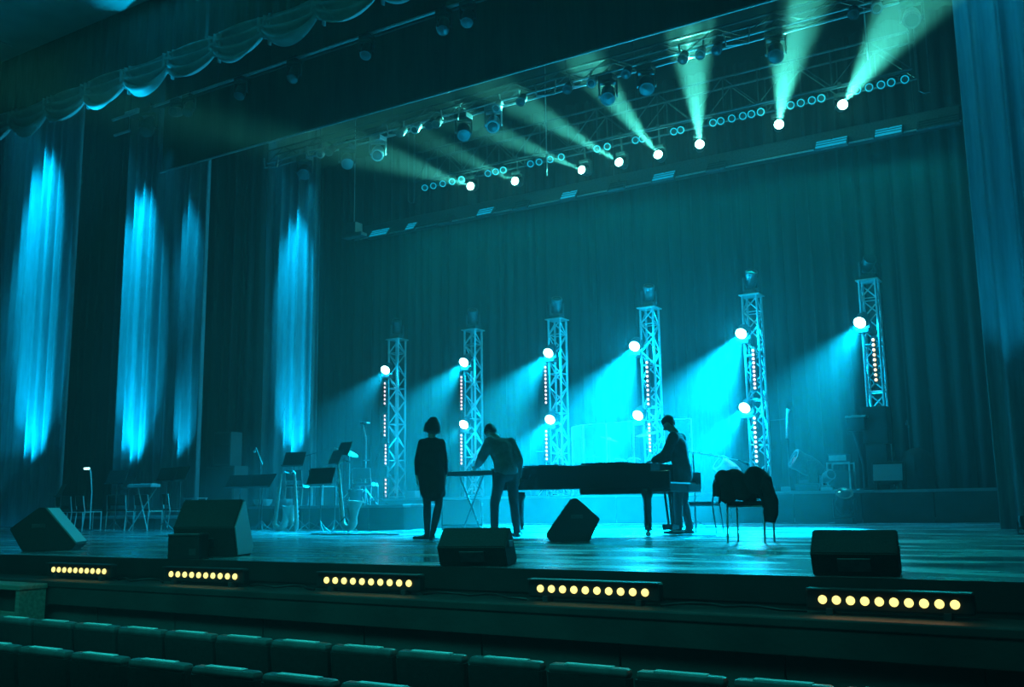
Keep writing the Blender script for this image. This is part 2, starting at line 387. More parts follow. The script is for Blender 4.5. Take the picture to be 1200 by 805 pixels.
# angle brackets and hooks on the front truss
for i, px in enumerate((325, 376, 470, 534, 603, 645, 686, 815, 868)):
    p = at(px, 100, LX1Y); p = Vector((at(px, 195-(px-318)*0.263, LX1Y).x, LX1Y, zl1))
    tag(MB().tube([p+Vector((-0.25, -0.2, 0.12)), p+Vector((-0.2, -0.22, -0.14)), p+Vector((0.22, -0.22, -0.20)), p+Vector((0.24, -0.2, 0.1))], 0.018, 6).put('cable_hanger', 'aluminium'),
        f'{ORD[i]} bent metal cable hanger from the left end of the front truss', 'bracket', 'cable hangers on the front truss')
# round profile lamps between them on the front truss (rings seen against the beams)
for i, px in enumerate((385, 395, 478, 495, 512, 520, 590, 618, 672, 700, 740, 806, 826, 845, 1003, 1030)):
    X = at(px, 195-(px-318)*0.263, LX1Y).x
    t = thing('profile_lamp', f'{ORD[i]} short round lamp from the left end of the front truss', 'stage light', (X, LX1Y, zl1-0.02), 0, 'short round lamps on the front truss')
    MB().lathe([(0.06, -0.14), (0.085, -0.1), (0.085, 0.10), (0.10, 0.11), (0.10, 0.17)], (0, -0.2, -0.10), (0.1, -0.6, -0.55), 14).put('housing', 'aluminium' if i % 3 == 0 else 'steel_dark', t, smooth=True)
    MB().lathe([(0.085, 0), (0.01, 0.02)], Vector((0, -0.2, -0.10))+Vector((0.1, -0.6, -0.55)).normalized()*0.165, (0.1, -0.6, -0.55), 14).put('lens', 'dark_glass', t, smooth=True)
    MB().tube([(-0.1, 0, 0.04), (-0.1, -0.2, -0.08), (-0.02, -0.2, -0.1)], 0.01, 5).put('bracket', 'steel_dark', t)
# hanging wires with a small box
for lab, px, py0, py1, Y in (('box', 415, 176, 268, 19.5), ('plain', 641, 118, 206, 19.5), ('plain', 1017, 6, 70, 19.5)):
    A = at(px, py0, Y); B = at(px, py1, Y)
    if lab == 'box':
        t = thing('drop_box', 'small winch box hanging on a thin drop line left of the rear truss', 'rigging', (B.x, Y, B.z))
        MB().rod((0, 0, 0.1), (0, 0, 14-B.z), 0.012, n=6).put('wire', 'aluminium', t)
        MB().box((0, 0, 0), (0.34, 0.3, 0.30), None, 0.02).put('case', 'steel_dark', t)
        MB().box((0.05, -0.05, -0.22), (0.7, 0.25, 0.10), None, 0.02).put('tray', 'steel_dark', t)
    else:
        tag(MB().rod((B.x, Y, B.z), (B.x, Y, 14.0), 0.014, n=6).put('drop_line', 'aluminium'), 'thin vertical drop line ' + ('between the rear truss and the middle of the front truss' if px < 800 else 'near the right end of the rear truss'), 'rigging')

# rear lighting truss (LX2)
LX2Y = 21.6
zc = at(780, 152, LX2Y).z
XA, XB = at(492, 205, LX2Y).x, at(1070, 70, LX2Y).x
t2 = thing('lighting_truss', 'rear flown lighting truss whose lamps throw the mint beams', 'truss', (0, LX2Y, zc))
TH = 0.85
for dy, dz in ((-0.3, 0), (0.3, 0), (-0.3, TH), (0.3, TH)):
    MB().rod((XA, dy, dz), (XB, dy, dz), 0.03).put('chord', 'steel_dark', t2, smooth=True)
n = 16; st = (XB-XA)/n
up = MB().rod((0, 0, 0), (0, 0, TH), 0.018, n=6).put('upright', 'steel_dark', t2); up.location = (XA, -0.3, 0)
dg = MB().rod((0, 0, 0), (st, 0, TH), 0.016, n=6).put('brace', 'steel_dark', t2); dg.location = (XA, -0.3, 0)
for k in range(n+1):
    for dy in (-0.3, 0.3):
        if not (k == 0 and dy < 0):
            c = up.copy(); C.objects.link(c); c.parent = t2; c.location = (XA+k*st, dy, 0)
        if k < n and not (k == 0 and dy < 0):
            c = dg.copy(); C.objects.link(c); c.parent = t2; c.location = (XA+k*st, dy, 0 if k % 2 == 0 else TH)
            if k % 2: c.rotation_euler = (PI, 0, 0)
for X in (XA-0.15, XB+0.12):
    MB().tube([(X, -0.35, TH+0.6), (X, -0.35, -0.55), (X+0.09, -0.35, -0.62), (X+0.2, -0.35, -0.62), (X+0.22, -0.35, -0.5), (X+0.22, -0.35, TH+0.6)], 0.02, 6).put('drop_hoop', 'steel_dark', t2)
for X in (XA+1, (XA+XB)/2, XB-1): MB().rod((X, 0.3, TH), (X, 0.3, 14-zc), 0.012, n=6).put('suspension_cable', 'steel_dark', t2)
# lamp bar under the truss
def bar_z(px): return at(px, 220-(px-498)*0.2256, LX2Y-0.45)
pipeA, pipeB = bar_z(494), bar_z(1066)
tag(MB().rod(pipeA+Vector((0, 0, 0.16)), pipeB+Vector((0, 0, 0.16)), 0.022).put('lamp_bar', 'steel_dark', smooth=True), 'thin dark bar carrying the row of small round blue lamps', 'pipe')
BEAMS = ((551, 221, 395, 170, 900, 9), (603, 215, 420, 128, 700, 8), (681, 202, 450, 105, 1500, 9), (725, 193, 530, 78, 1900, 9), (771, 184, 640, 20, 2300, 10), (820, 172, 805, -10, 3000, 10), (913, 149, 935, -10, 3000, 10), (988, 126, 1085, -20, 3000, 10))
bpx = [b[0] for b in BEAMS]
for i, (px, py, tx, ty, pw, deg) in enumerate(BEAMS):
    P = at(px, py, LX2Y-0.45); T = at(tx, ty, 14.5); d = (T-P).normalized()
    base = P - d*0.2 + Vector((0, 0, 0.36))
    mover(f'{ORD[i]} lit beam lamp from the left end of the rear truss', base, d, 'lamp_mint', True, 0.8, group='lit beam lamps on the rear truss', pw=pw*34, col=MINT, deg=deg*1.15, blend=1.0, lensr=0.12)
    MB().rod(Vector((0, 0, -0.03)), Vector((0, LX2Y-0.3-base.y, zc-base.z+0.03)), 0.025, n=6).box((0, LX2Y-0.3-base.y, zc-base.z), (0.08, 0.10, 0.10)).put('hanger', 'steel_dark', bpy.data.objects['moving_head_light.%03d' % (9+i)])
    gl = bpy.data.lights.new('lens_glow', 'POINT'); gl.energy = 40; gl.color = MINT; gl.shadow_soft_size = 0.05; go = bpy.data.objects.new('lens_glow', gl); C.objects.link(go); go.location = base+Vector((0, 0, -0.288))+d*0.30
for i, px in enumerate((498, 508, 519, 530, 541, 572, 581, 590, 622, 632, 645, 658, 700, 712, 745, 753, 790, 798, 836, 845, 858, 871, 881, 892, 927, 939, 952, 963, 1005, 1019, 1033, 1045, 1061)):
    P = bar_z(px); d = (Vector((-4, 2, 2)) - P).normalized()
    t = thing('par_lamp', f'{ordn(i)} small round blue lamp from the left end of the rear truss bar', 'stage light', P, 0, 'small round blue lamps under the rear truss')
    MB().lathe([(0.03, -0.12), (0.07, -0.10), (0.085, 0.0), (0.10, 0.03), (0.10, 0.055), (0.088, 0.06)], (0, 0, 0), d, 12).put('can', 'steel_dark', t, smooth=True)
    MB().lathe([(0.088, 0.055), (0.088, 0.066), (0.066, 0.066), (0.066, 0.055)], (0, 0, 0), d, 14).put('lens_ring', 'par_lens', t, smooth=True)
    MB().lathe([(0.066, 0.05), (0.04, 0.058), (0.01, 0.06)], (0, 0, 0), d, 12).put('lens', 'dark_glass', t, smooth=True)
    MB().tube([(-0.13, 0, 0), (-0.13, 0, 0.1), (0, 0, 0.16), (0.13, 0, 0.1), (0.13, 0, 0)], 0.01, 5).put('yoke', 'steel_dark', t)

# lower rear batten with tilted blue panel lamps
BY = 23.4
zA = at(430, 278, BY); zB = at(1128, 142, BY)
zb = (zA.z+zB.z)/2
t = thing('lighting_batten', 'long dark flown batten in front of the backdrop curtain', 'batten', (0, BY, zb))
mb = MB(); mb.bb(zA.x, zB.x, -0.2, 0.2, -0.05, 0.33, 0.03); mb.put('beam', 'steel_dark', t)
MB().rod((zA.x-0.3, -0.22, -0.08), (zB.x, -0.22, -0.08), 0.025).put('pipe', 'aluminium', t, smooth=True)
for X in (zA.x+1, (zA.x+zB.x)/2, zB.x-1): MB().rod((X, 0, 0.33), (X, 0, 14-zb), 0.012, n=6).put('suspension_cable', 'steel_dark', t)
for i, (px, wd, on) in enumerate(((446, 0.75, 1), (483, 0.35, 1), (523, 0.5, 0), (570, 0.55, 1), (612, 0.5, 0), (668, 0.5, 1), (724, 0.5, 0), (779, 0.65, 1), (840, 0.5, 0), (975, 0.8, 1), (1042, 0.65, 1), (1100, 0.9, 0))):
    X = at(px, 278-(px-430)*0.195, BY-0.3).x
    t = thing('panel_lamp', f'{ORD[i]} tilted panel lamp from the left end of the rear batten' + (', glowing blue' if on else ', unlit'), 'stage light', (X, BY-0.34, zb-0.06), 0, 'tilted panel lamps on the rear batten')
    MB().box((0, 0.12, 0.1), (0.05, 0.16, 0.20)).put('bracket', 'steel_dark', t)
    rt = Matrix.Rotation(math.radians(-38), 3, 'X') @ Matrix.Rotation(math.radians(0), 3, 'Y')
    MB().box((0, 0, 0), (wd, 0.07, 0.34), rt, 0.01).put('housing', 'steel_dark', t)
    MB().box(rt @ Vector((0, -0.04, 0)), (wd*0.9, 0.01, 0.28), rt).put('lens', 'panel_glow' if on else 'dark_glass', t)
    for k in range(2): MB().box(rt @ Vector((0, -0.05, -0.05+0.1*k)), (wd*0.92, 0.012, 0.018), rt).put('louvre', 'steel_dark', t)

# dim batten in front of the black border
DY = 12.1
zd = at(200, 118, DY).z
t = thing('lighting_batten', 'dim flown pipe in front of the black border with dark lamps hanging from it', 'batten', (0, DY, zd))
for X in (-14, -8, -2, 4): MB().rod((X, 0, 0), (X, 0, 14-zd), 0.010, n=6).put('suspension_cable', 'steel_dark', t)
MB().rod((at(132, 140, DY).x, 0, 0), (7, 0, 0), 0.03).put('pipe', 'aluminium', t, smooth=True)
MB().rod((at(150, 130, DY).x, 0.3, 0.12), (7, 0.3, 0.12), 0.02).put('pipe', 'steel_dark', t, smooth=True)
for i, px in enumerate((175, 208, 222, 283, 345, 430, 520, 548)):
    X = at(px, 137-(px-150)*0.34, DY).x
    mover(f'{ORD[i]} unlit moving head from the left end of the dim front pipe', (X, DY, zd-0.03), (0.2, -0.5, -1 if i != 1 else -0.2), 'dark_glass', True, 0.95 if i == 0 else 0.7, group='unlit moving heads before the black border', body='black_plastic' if i % 2 == 0 else 'steel_dark')
hb = at(143, 156, DY); tag(MB().box(hb, (0.5, 0.04, 0.04)).rod(hb+Vector((0.22, 0, 0)), (hb.x+0.22, DY, zd), 0.01).put('hanger_bar', 'aluminium'), 'short pale bar hanging left of the first unlit moving head', 'bracket')
tag(MB().box(at(155, 131, DY), (0.42, 0.06, 0.07), None, 0.01).put('hanger_bar', 'aluminium'), 'short bright plate on the left tip of the dim front pipe', 'bracket')

# ------------------------------------------------------------------ light towers
TY = 22.2
tx_px = [(465, 398), (554, 387), (653, 374), (762, 361), (883, 345), (1020, 330)]
lamps = {0: [(451, 432, 300, 520, 500)], 1: [(543, 423, 380, 540, 1400), (543, 496, 430, 570, 350)], 2: [(642, 412, 480, 560, 2200), (644, 490, 560, 640, 1500)],
         3: [(743, 404, 640, 560, 5600), (747, 485, 640, 640, 1600)], 4: [(868, 389, 740, 540, 5600), (872, 476, 760, 640, 2000)], 5: [(1007, 376, 860, 500, 1600)]}
strips = {0: [(451, 447, 475, 6), (451, 485, 512, 6), (452, 520, 545, 6), (452, 560, 588, 6)], 1: [(541, 440, 481, 10), (541, 508, 545, 9)], 2: [(640, 428, 474, 10), (641, 503, 540, 8)],
          3: [(760, 422, 476, 10), (762, 495, 530, 8)], 4: [(885, 408, 457, 10), (887, 487, 543, 10)], 5: [(1027, 395, 448, 9)]}
towername = ['leftmost and shortest looking light tower behind the music stands', 'second light tower behind the woman and the bowed man', 'third light tower beside the clear drum screen',
             'fourth light tower inside the clear drum screen', 'fifth light tower behind the coat draped chair', 'rightmost light tower above the black speaker stack']
zt = sum(at(px+9, py, TY).z for px, py in tx_px)/6
brace0 = None
for i, (px, py) in enumerate(tx_px):
    P = at(px + (0, 1, 2, 3, 5, 9)[i], 480, TY); X = P.x; W = 0.34
    t = thing('light_tower', towername[i], 'truss tower', (X, TY, RZ), 0, 'light towers on the main riser')
    H = zt-RZ
    MB().bb(-0.3, 0.3, -0.3, 0.3, 0, 0.02, 0.005).put('base_plate', 'steel_dark', t)
    MB().bb(-0.24, 0.24, -0.24, 0.24, H, H+0.03, 0.005).put('top_plate', 'aluminium', t)
    for sx in (-1, 1):
        for sy in (-1, 1):
            MB().rod((sx*W/2, sy*W/2, 0.02), (sx*W/2, sy*W/2, H), 0.03).put('chord', 'aluminium', t, smooth=True)
    n = 13; st = (H-0.1)/n
    if brace0 is None:
        bx = MB().rod((-W/2, 0, 0), (W/2, 0, st), 0.018, n=6).b; me = bpy.data.meshes.new('brace'); bx.to_mesh(me); me.materials.append(M['aluminium'])
        by = MB().rod((-W/2, 0, 0), (W/2, 0, 0), 0.014, n=6).b; mh = bpy.data.meshes.new('rung'); by.to_mesh(mh); mh.materials.append(M['aluminium']); brace0 = me
    for k in range(n):
        for f in range(4):
            o = bpy.data.objects.new('brace', me); C.objects.link(o); o.parent = t
            ang = f*PI/2; o.location = (math.sin(ang)*W/2, -math.cos(ang)*W/2, 0.05+k*st)
            o.rotation_euler = (0, 0, ang + (PI if (k+f) % 2 else 0))
    for k in range(0, n+1, 3):
        for f in range(4):
            o = bpy.data.objects.new('rung', mh); C.objects.link(o); o.parent = t
            ang = f*PI/2; o.location = (math.sin(ang)*W/2, -math.cos(ang)*W/2, 0.05+k*st); o.rotation_euler = (0, 0, ang)
    mover(f'unlit moving head on top of the {ORD[i]} light tower from the left', (X, TY, RZ+H+0.03), (0.3, -0.5, 0.8 if i < 5 else 0.3), 'dark_glass', False, 1.0, group='moving heads on top of the light towers', body='steel_dark' if i < 5 else 'black_plastic')
    MB().lathe([(0.05, 0), (0.06, 0.02), (0.06, 0.12), (0.045, 0.12)], (0, 0, 0.03)).put('base_lamp', 'black_plastic', t, smooth=True)
    MB().lathe([(0.045, 0), (0.01, 0.01)], (0, 0, 0.145)).put('base_lamp_lens', 'stand_lamp', t)
    spot('tower_base_lamp', (X, TY, RZ+0.17), (X, TY, RZ+4), 900 if i < 5 else 500, CYAN, 24, 0.6, 0.05)
    MB().lathe([(0.04, 0), (0.05, 0.02), (0.05, 0.10), (0.035, 0.10)], (-0.02, -0.55, 0.0), (0, 0.35, 1)).put('face_lamp', 'black_plastic', t, smooth=True)
    spot('tower_face_lamp', (X-0.02, TY-0.50, RZ+0.13), (X, TY-0.1, RZ+2.6), 1100, CYAN, 26, 0.9, 0.05)
    for j, (lx, ly, ax, ay, pw) in enumerate(lamps[i]):
        Pl = at(lx, ly, TY-0.35); d = (onfloor(ax, 15.5 if ly < 440 else 17.5)-Pl).normalized()
        dc = (Vector((0, 0, EYE))-Pl).normalized()
        base = Pl - d*0.2 + Vector((0, 0.02, -0.36))
        mover(('upper ' if j == 0 else 'lower ') + f'lit cyan lamp on the side of the {ORD[i]} light tower from the left', base, d, 'lamp_cyan', False, 0.9, group='lit cyan lamps on the tower sides', pw=pw*21, col=CYAN, deg=34, blend=1.0, lensr=0.13, body='steel_dark')
        gl = bpy.data.lights.new('lens_glow', 'POINT'); gl.energy = pw*(0.11 if i in (3, 4) else 0.06); gl.color = CYAN; gl.shadow_soft_size = 0.05; go = bpy.data.objects.new('lens_glow', gl); C.objects.link(go); go.location = Vector(base)+Vector((0, 0, 0.324))+d*0.30
        tag(MB().rod(base+Vector((-0.02, 0.05, -0.02)), Vector((X-W/2+0.04, TY-W/2, base.z-0.02)), 0.02, n=6).put('clamp_arm', 'steel_dark'), ('upper' if j == 0 else 'lower') + f' clamp arm holding a lamp on the {ORD[i]} light tower from the left', 'bracket', 'clamp arms on the light towers')
    for j, (sx_, ya, yb, nl) in enumerate(strips[i]):
        A = at(sx_, ya, TY-0.30); B = at(sx_, yb, TY-0.30); hh = A.z-B.z
        s = thing('led_strip', f'{ORD[j]} upright row of pinkish LEDs from the top of the {ORD[i]} light tower', 'LED strip' if False else 'led strip', (B.x, TY-0.30, B.z), math.atan2(B.x, TY)*-1*0+0, 'upright LED rows on the light towers')
        MB().bb(-0.05, 0.05, 0.0, 0.07, -0.03, hh+0.03, 0.008).put('housing', 'black_plastic', s)
        l0 = None
        for k in range(nl):
            z = hh*(k+0.5)/nl
            if l0 is None:
                l0 = MB().lathe([(0.036, 0), (0.030, 0.02), (0.005, 0.028)], (0, 0, 0), (-0.4, -1, -0.2), 8).put('led', 'strip_lens' if i < 5 else 'strip_lens_warm', s); l0.location = (0, 0, z)
            else:
                c = l0.copy(); C.objects.link(c); c.parent = s; c.location = (0, 0, z)

# ------------------------------------------------------------------ footlights on the ledge
feet = ((60, 126), (197, 280), (378, 485), (627, 763), (955, 1127))
fl_lab = ('by the corner block', 'under the wedge monitor with a small box', 'below the standing woman', 'below the grand piano', 'below the rightmost wedge monitor')
for i, (pa, pb_) in enumerate(feet):
    Yf = FRONT-0.22
    A = at(pa, 664+i*6, Yf); B = at(pb_, 668+i*6, Yf); Lx = B.x-A.x
    zz = -0.20
    t = thing('footlight_bar', f'row of ten warm footlights on the ledge {fl_lab[i]}', 'footlight', (A.x, Yf, zz), 0, 'footlight bars on the stage ledge')
    MB().bb(-0.06, Lx+0.06, 0, 0.07, 0.03, 0.15, 0.01).put('housing', 'black_plastic', t)
    MB().bb(-0.05, Lx+0.05, -0.03, 0.07, 0.150, 0.158).put('visor', 'steel_dark', t)
    for k in (0.1, 0.9): MB().bb(Lx*k-0.02, Lx*k+0.02, -0.02, 0.06, 0, 0.04).put('foot', 'steel_dark', t)
    l0 = None
    for k in range(10):
        x = Lx*(k+0.5)/10
        if l0 is None:
            l0 = MB().lathe([(0.027, 0), (0.025, 0.010), (0.005, 0.018)], (0, 0, 0), (0, -1, 0.1), 14).put('lens', 'footlight_lens', t, smooth=True); l0.location = (x, 0, 0.09)
        else:
            c = l0.copy(); C.objects.link(c); c.parent = t; c.location = (x, 0, 0.09)
    sp = area('footlight_glow', (A.x+Lx/2, Yf-0.06, zz+0.09), (A.x+Lx/2, Yf-1.0, zz-0.25), Lx, 0.05, 0.012 if i < 4 else 0.22, (1.0, 0.4, 0.25))
    # cable lying between the bars
    if i:
        pr = (prevB.x, Yf, zz)
        pts = [Vector((prevB.x+0.07+(A.x-prevB.x-0.14)*u, Yf+0.03+0.05*math.sin(u*9+i), zz+0.012+0.02*abs(math.sin(u*7))*(0 < u < 1))) for u in [q/14 for q in range(15)]]
        tag(MB().tube(pts, 0.010, 6).put('cable', 'cable_rubber', smooth=True), f'cable on the ledge left of the footlights {fl_lab[i]}', 'cable', 'cables between footlights')
    prevB = B

# corner block at the left end of the auditorium front
t = thing('corner_block', 'pale boarded corner block with a dark recess below the stage ledge', 'block', (-9.12, 5.70, -1.4))
MB().bb(-2.2, 0.01, -0.01, 0.29, 1.13, 1.18, 0.01).put('top_board', 'wood_pale', t)
MB().bb(-0.06, 0, 0, 0.28, 0, 1.13, 0.004).put('side_board', 'wood_pale', t)
MB().bb(-2.2, -0.06, 0.08, 0.28, 0.92, 1.13).put('recess_board', 'dark_board', t)
MB().bb(-2.2, -0.06, 0.0, 0.28, 0, 0.92, 0.004).put('lower_board', 'wood_pale', t)

# ------------------------------------------------------------------ auditorium seats
def seat_proto():
    t = thing('auditorium_seat', '', 'seat')
    b = MB(); prof = []
    n = 7
    r = []
    for (z, wd, th, y) in ((-0.95, 0.46, 0.05, 0.10), (-0.50, 0.50, 0.07, 0.05), (-0.12, 0.515, 0.08, 0.0), (-0.02, 0.515, 0.075, -0.01)):
        r.append([Vector((x*wd/2, y + yy*th/2 + 0.02*(1-abs(x)), z)) for x, yy in ((-1, -0.6), (-0.93, -1), (0, -1.25), (0.93, -1), (1, -0.6), (1, 0.6), (0.93, 1), (0, 1), (-0.93, 1), (-1, 0.6))])
    b.rings(r).put('backrest', 'seat_fabric', t, smooth=True)
    MB().box((0, 0.0, 0.0), (0.50, 0.085, 0.055), None, 0.022).put('top_rim', 'seat_rim', t, smooth=True)
    MB().box((0, -0.005, 0.028), (0.30, 0.045, 0.012), None, 0.004).put('rim_highlight', 'highlight_pale', t)  # pale strip painting the highlight along the seat top
    MB().box((0, 0.28, -0.52), (0.48, 0.44, 0.10), None, 0.03).put('seat_cushion', 'seat_fabric', t, smooth=True)
    for k in (-1, 1): MB().box((k*0.262, 0.2, -0.30), (0.035, 0.42, 0.05), None, 0.012).put('armrest', 'black_plastic', t)
    MB().box((0, 0.12, -0.78), (0.06, 0.10, 0.42)).put('pedestal', 'steel_dark', t)
    return t
sp0 = seat_proto(); KIDS[sp0.name] = [o for o in sp0.children]
kids = list(sp0.children); first = True
for row, (Y, zz, xs, pitch, cnt, nm) in enumerate(((5.05, -0.43, -8.36, 0.545, 17, 'front row'), (4.0, -0.42, -6.9, 0.56, 12, 'second row'))):
    for k in range(cnt):
        if first: o = sp0; first = False
        else:
            o = sp0.copy(); C.objects.link(o)
            for ch in kids:
                c = ch.copy(); C.objects.link(c); c.parent = o
        o.location = (xs+pitch*(k-0.5), Y, zz); o['label'] = f'dark auditorium seat with painted rim highlight, {ORD[k]} from the left in the {nm}'; o['group'] = f'auditorium seats in the {nm}'

# ------------------------------------------------------------------ wedge monitors
def wedge(label, loc, rz, W=0.60, k=1.0, kz=1.0, grille='grille', side=None):
    """grille side looks to local +y, back to -y"""
    t = thing('wedge_monitor', label, 'monitor speaker', loc, math.radians(rz))
    P_ = [(-0.20*k, 0), (0.28*k, 0), (0.34*k, 0.07*kz), (0.0, 0.52*kz), (-0.06*k, 0.52*kz), (-0.34*k, 0.27*kz)]
    b = MB().prism(P_, -W/2, W/2, 'x'); bmesh.ops.bevel(b.b, geom=list(b.b.edges), offset=0.008, segments=2, affect='EDGES')
    b.put('cabinet', 'carpet_cab', t)
    A = Vector((0, 0.34*k, 0.07*kz)); B = Vector((0, 0, 0.52*kz)); m_ = (A+B)/2; dv = (B-A).normalized(); nr = Vector((0, dv.z, -dv.y))
    MB().box(m_+nr*0.008, (W-0.05, (B-A).length-0.04, 0.02), Matrix.Rotation(math.atan2(dv.z, dv.y), 3, 'X'), 0.004).put('grille', grille, t)
    for q in (-1, 1):
        MB().box((q*(W/2+0.002), -0.05*k, 0.30*kz), (0.012, 0.15, 0.05), None, 0.004).put('handle', 'steel_dark', t)
    if side: MB().prism([(y*0.93, z*0.93+0.018) for y, z in P_], W/2, W/2+0.012, 'x').put('side_panel', side, t)['label'] = 'side panel painted paler as lit'  # paler colour stands in for tower light on this side
    A = Vector((0, -0.20*k, 0)); B = Vector((0, -0.34*k, 0.27*kz)); m_ = (A+B)/2; dv = (B-A).normalized()
    MB().box(m_, (0.20, 0.10, 0.012), Matrix.Rotation(math.atan2(dv.z, dv.y), 3, 'X'), 0.003).put('connector_plate', 'steel_dark', t)
    return t
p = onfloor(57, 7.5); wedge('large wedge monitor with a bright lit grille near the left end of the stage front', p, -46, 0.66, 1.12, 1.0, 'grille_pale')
p = onfloor(250, 7.1); wedge('upright wedge monitor with a side panel painted pale as lit behind a small box', p, 28, 0.62, 0.9, 1.1, side='grille_pale')
p = onfloor(224, 6.70); t = thing('stage_box', 'small black box standing in front of the upright wedge monitor', 'box', (p.x, 6.66, 0), math.radians(25))
MB().bb(-0.16, 0.16, -0.11, 0.11, 0, 0.235, 0.008).put('case', 'black_plastic', t); MB().bb(-0.16, 0.16, -0.12, 0.12, 0.225, 0.245, 0.004).put('lid', 'steel_dark', t); MB().bb(0.06, 0.13, -0.116, -0.108, 0.04, 0.10).put('socket_plate', 'steel_dark', t)
p = onfloor(560, 6.82); wedge('low wedge monitor at the stage edge in front of the bowed man', p, 20, 0.56, 0.72, 0.58)
p = onfloor(1005, 6.82); wedge('rightmost wedge monitor at the stage edge above the brightest footlights', p, 8, 0.53, 0.72, 0.56)
p = onfloor(672, 11.4); wedge('wedge monitor standing alone between the bowed man and the piano', p, 118, 0.50, 1.02, 1.05)
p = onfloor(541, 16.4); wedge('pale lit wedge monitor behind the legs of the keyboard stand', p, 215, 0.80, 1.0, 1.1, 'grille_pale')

# ------------------------------------------------------------------ stands, chairs, instruments
def music_stand(label, loc, rz, h=1.05, wd=0.5, tilt=25, paper=False, group='music stands'):
    t = thing('music_stand', label, 'music stand', loc, rz, group)
    MB().rod((0, 0, 0.05), (0, 0, h), 0.012).put('pole', 'steel_dark', t, smooth=True)
    for k in range(3):
        a_ = k*2*PI/3+0.5; MB().tube([(0, 0, 0.22), (math.cos(a_)*0.12, math.sin(a_)*0.12, 0.10), (math.cos(a_)*0.26, math.sin(a_)*0.26, 0.012)], 0.009, 6).put('leg', 'steel_dark', t)
    rt = Matrix.Rotation(math.radians(tilt), 3, 'X')
    MB().box((0, 0, h+0.08), (wd, 0.008, 0.33), rt, 0.003).put('desk', 'black_plastic', t)
    MB().box(Vector((0, 0, h+0.08)) + rt @ Vector((0, 0.03, -0.165)), (wd, 0.06, 0.008), rt).put('lip', 'black_plastic', t)
    if paper: MB().box(Vector((0, 0, h+0.08)) + rt @ Vector((0.0, 0.012, 0.0)), (wd*0.85, 0.004, 0.28), rt).put('sheet_music', 'paper', t)
    return t
def chair(label, loc, rz, group='orchestra chairs', frame='chrome', padm='black_cloth'):
    t = thing('orchestra_chair', label, 'chair', loc, rz, group)
    MB().box((0, 0, 0.455), (0.44, 0.42, 0.05), None, 0.015).put('seat', padm, t)
    MB().box((0, -0.225, 0.68), (0.42, 0.035, 0.24), Matrix.Rotation(math.radians(8), 3, 'X'), 0.012).put('backrest', padm, t)
    for sx in (-1, 1):
        MB().tube([(sx*0.22, 0.2, 0.0), (sx*0.22, 0.2, 0.43)], 0.012, 8).put('leg', frame, t, smooth=True)
        MB().tube([(sx*0.22, -0.24, 0.0), (sx*0.22, -0.19, 0.43)], 0.012, 8).put('leg', frame, t, smooth=True)
        MB().tube([(sx*0.22, -0.19, 0.43), (sx*0.215, -0.22, 0.6), (sx*0.21, -0.245, 0.79)], 0.012, 8).put('back_frame', frame, t, smooth=True)
    MB().tube([(-0.22, 0.2, 0.42), (0.22, 0.2, 0.42), (0.22, -0.19, 0.42), (-0.22, -0.19, 0.42), (-0.22, 0.2, 0.42)], 0.010, 6).put('seat_frame', frame, t, smooth=True)
    return t
def mic_stand(label, loc, rz, h=1.3, boom=0.6, rise=0.25, group='microphone stands', micm='steel_dark', boomm='steel_dark'):
    t = thing('microphone_stand', label, 'microphone stand', loc, rz, group)
    MB().rod((0, 0, 0.04), (0, 0, h), 0.011).put('pole', 'steel_dark', t, smooth=True)
    for k in range(3):
        a_ = k*2*PI/3; MB().rod((0, 0, 0.16), (math.cos(a_)*0.3, math.sin(a_)*0.3, 0.012), 0.009, n=6).put('leg', 'steel_dark', t)
    if boom:
        MB().rod((-0.2, 0, h-rise*0.3), (boom, 0, h+rise), 0.009, n=8).put('boom', boomm, t, smooth=True)
        e = Vector((boom, 0, h+rise)); d = Vector((1, 0, -0.5)).normalized()
    else: e = Vector((0, 0, h)); d = Vector((0.3, 0, 1)).normalized()
    m = MB().rod(e, e+d*0.14, 0.012, 0.018, 10); m.ball(e+d*0.17, 0.03, 10); m.put('microphone', micm, t, smooth=True)
    return t
def F_(px, Y, z=0.0): p = onfloor(px, Y, z); return (p.x, Y, z)

# left band area: chairs and stands on the stage floor before the low riser
chair('chrome framed chair nearest the large lit wedge monitor', F_(80, 14.6), 0.3)
chair('chrome framed chair just behind the clip lamp on its thin stand', F_(103, 14.7), -0.2)
chair('chrome framed chair between the two black music stands at far left', F_(140, 14.5), 0.5)
chair('chrome framed chair below the small pale keyboard', F_(173, 14.98), 0.1)
chair('chrome framed chair beside the second pair of black music stands', F_(205, 14.6), -0.4)
t = thing('clip_lamp', 'small glowing clip lamp on a thin leaning stand at far left', 'lamp', F_(105, 14.3), 0)
MB().tube([(0, 0, 0.02), (0, 0, 0.9), (-0.08, 0, 1.35), (-0.12, 0, 1.42)], 0.014, 6).put('stem', 'chrome', t, smooth=True)
MB().lathe([(0.10, 0), (0.10, 0.02), (0.01, 0.03)], (0, 0, 0), (0, 0, 1)).put('foot', 'steel_dark', t)
MB().box((-0.2, -0.02, 1.42), (0.16, 0.07, 0.05), None, 0.015).put('shade', 'stand_lamp', t)
music_stand('black music stand second from the left, left of the pale keyboard', F_(134, 14.0), PI+0.25, 1.10)
music_stand('black music stand at far left, left of the clip lamp', F_(69, 14.2), PI-0.3, 0.85, 0.35)
music_stand('tall black music stand right of the pale keyboard', F_(193, 14.1), PI+0.1, 1.12)
music_stand('tall black music stand third from the pale keyboard to its right', F_(209, 14.3), PI-0.1, 1.14)
music_stand('short music stand close behind the tall pair on the left of the stage', F_(148, 15.0), PI-0.2, 1.02, 0.42)
t = thing('keyboard', 'small pale lit keyboard on a cross stand between music stands at far left', 'keyboard', F_(166, 14.35), 0.05)
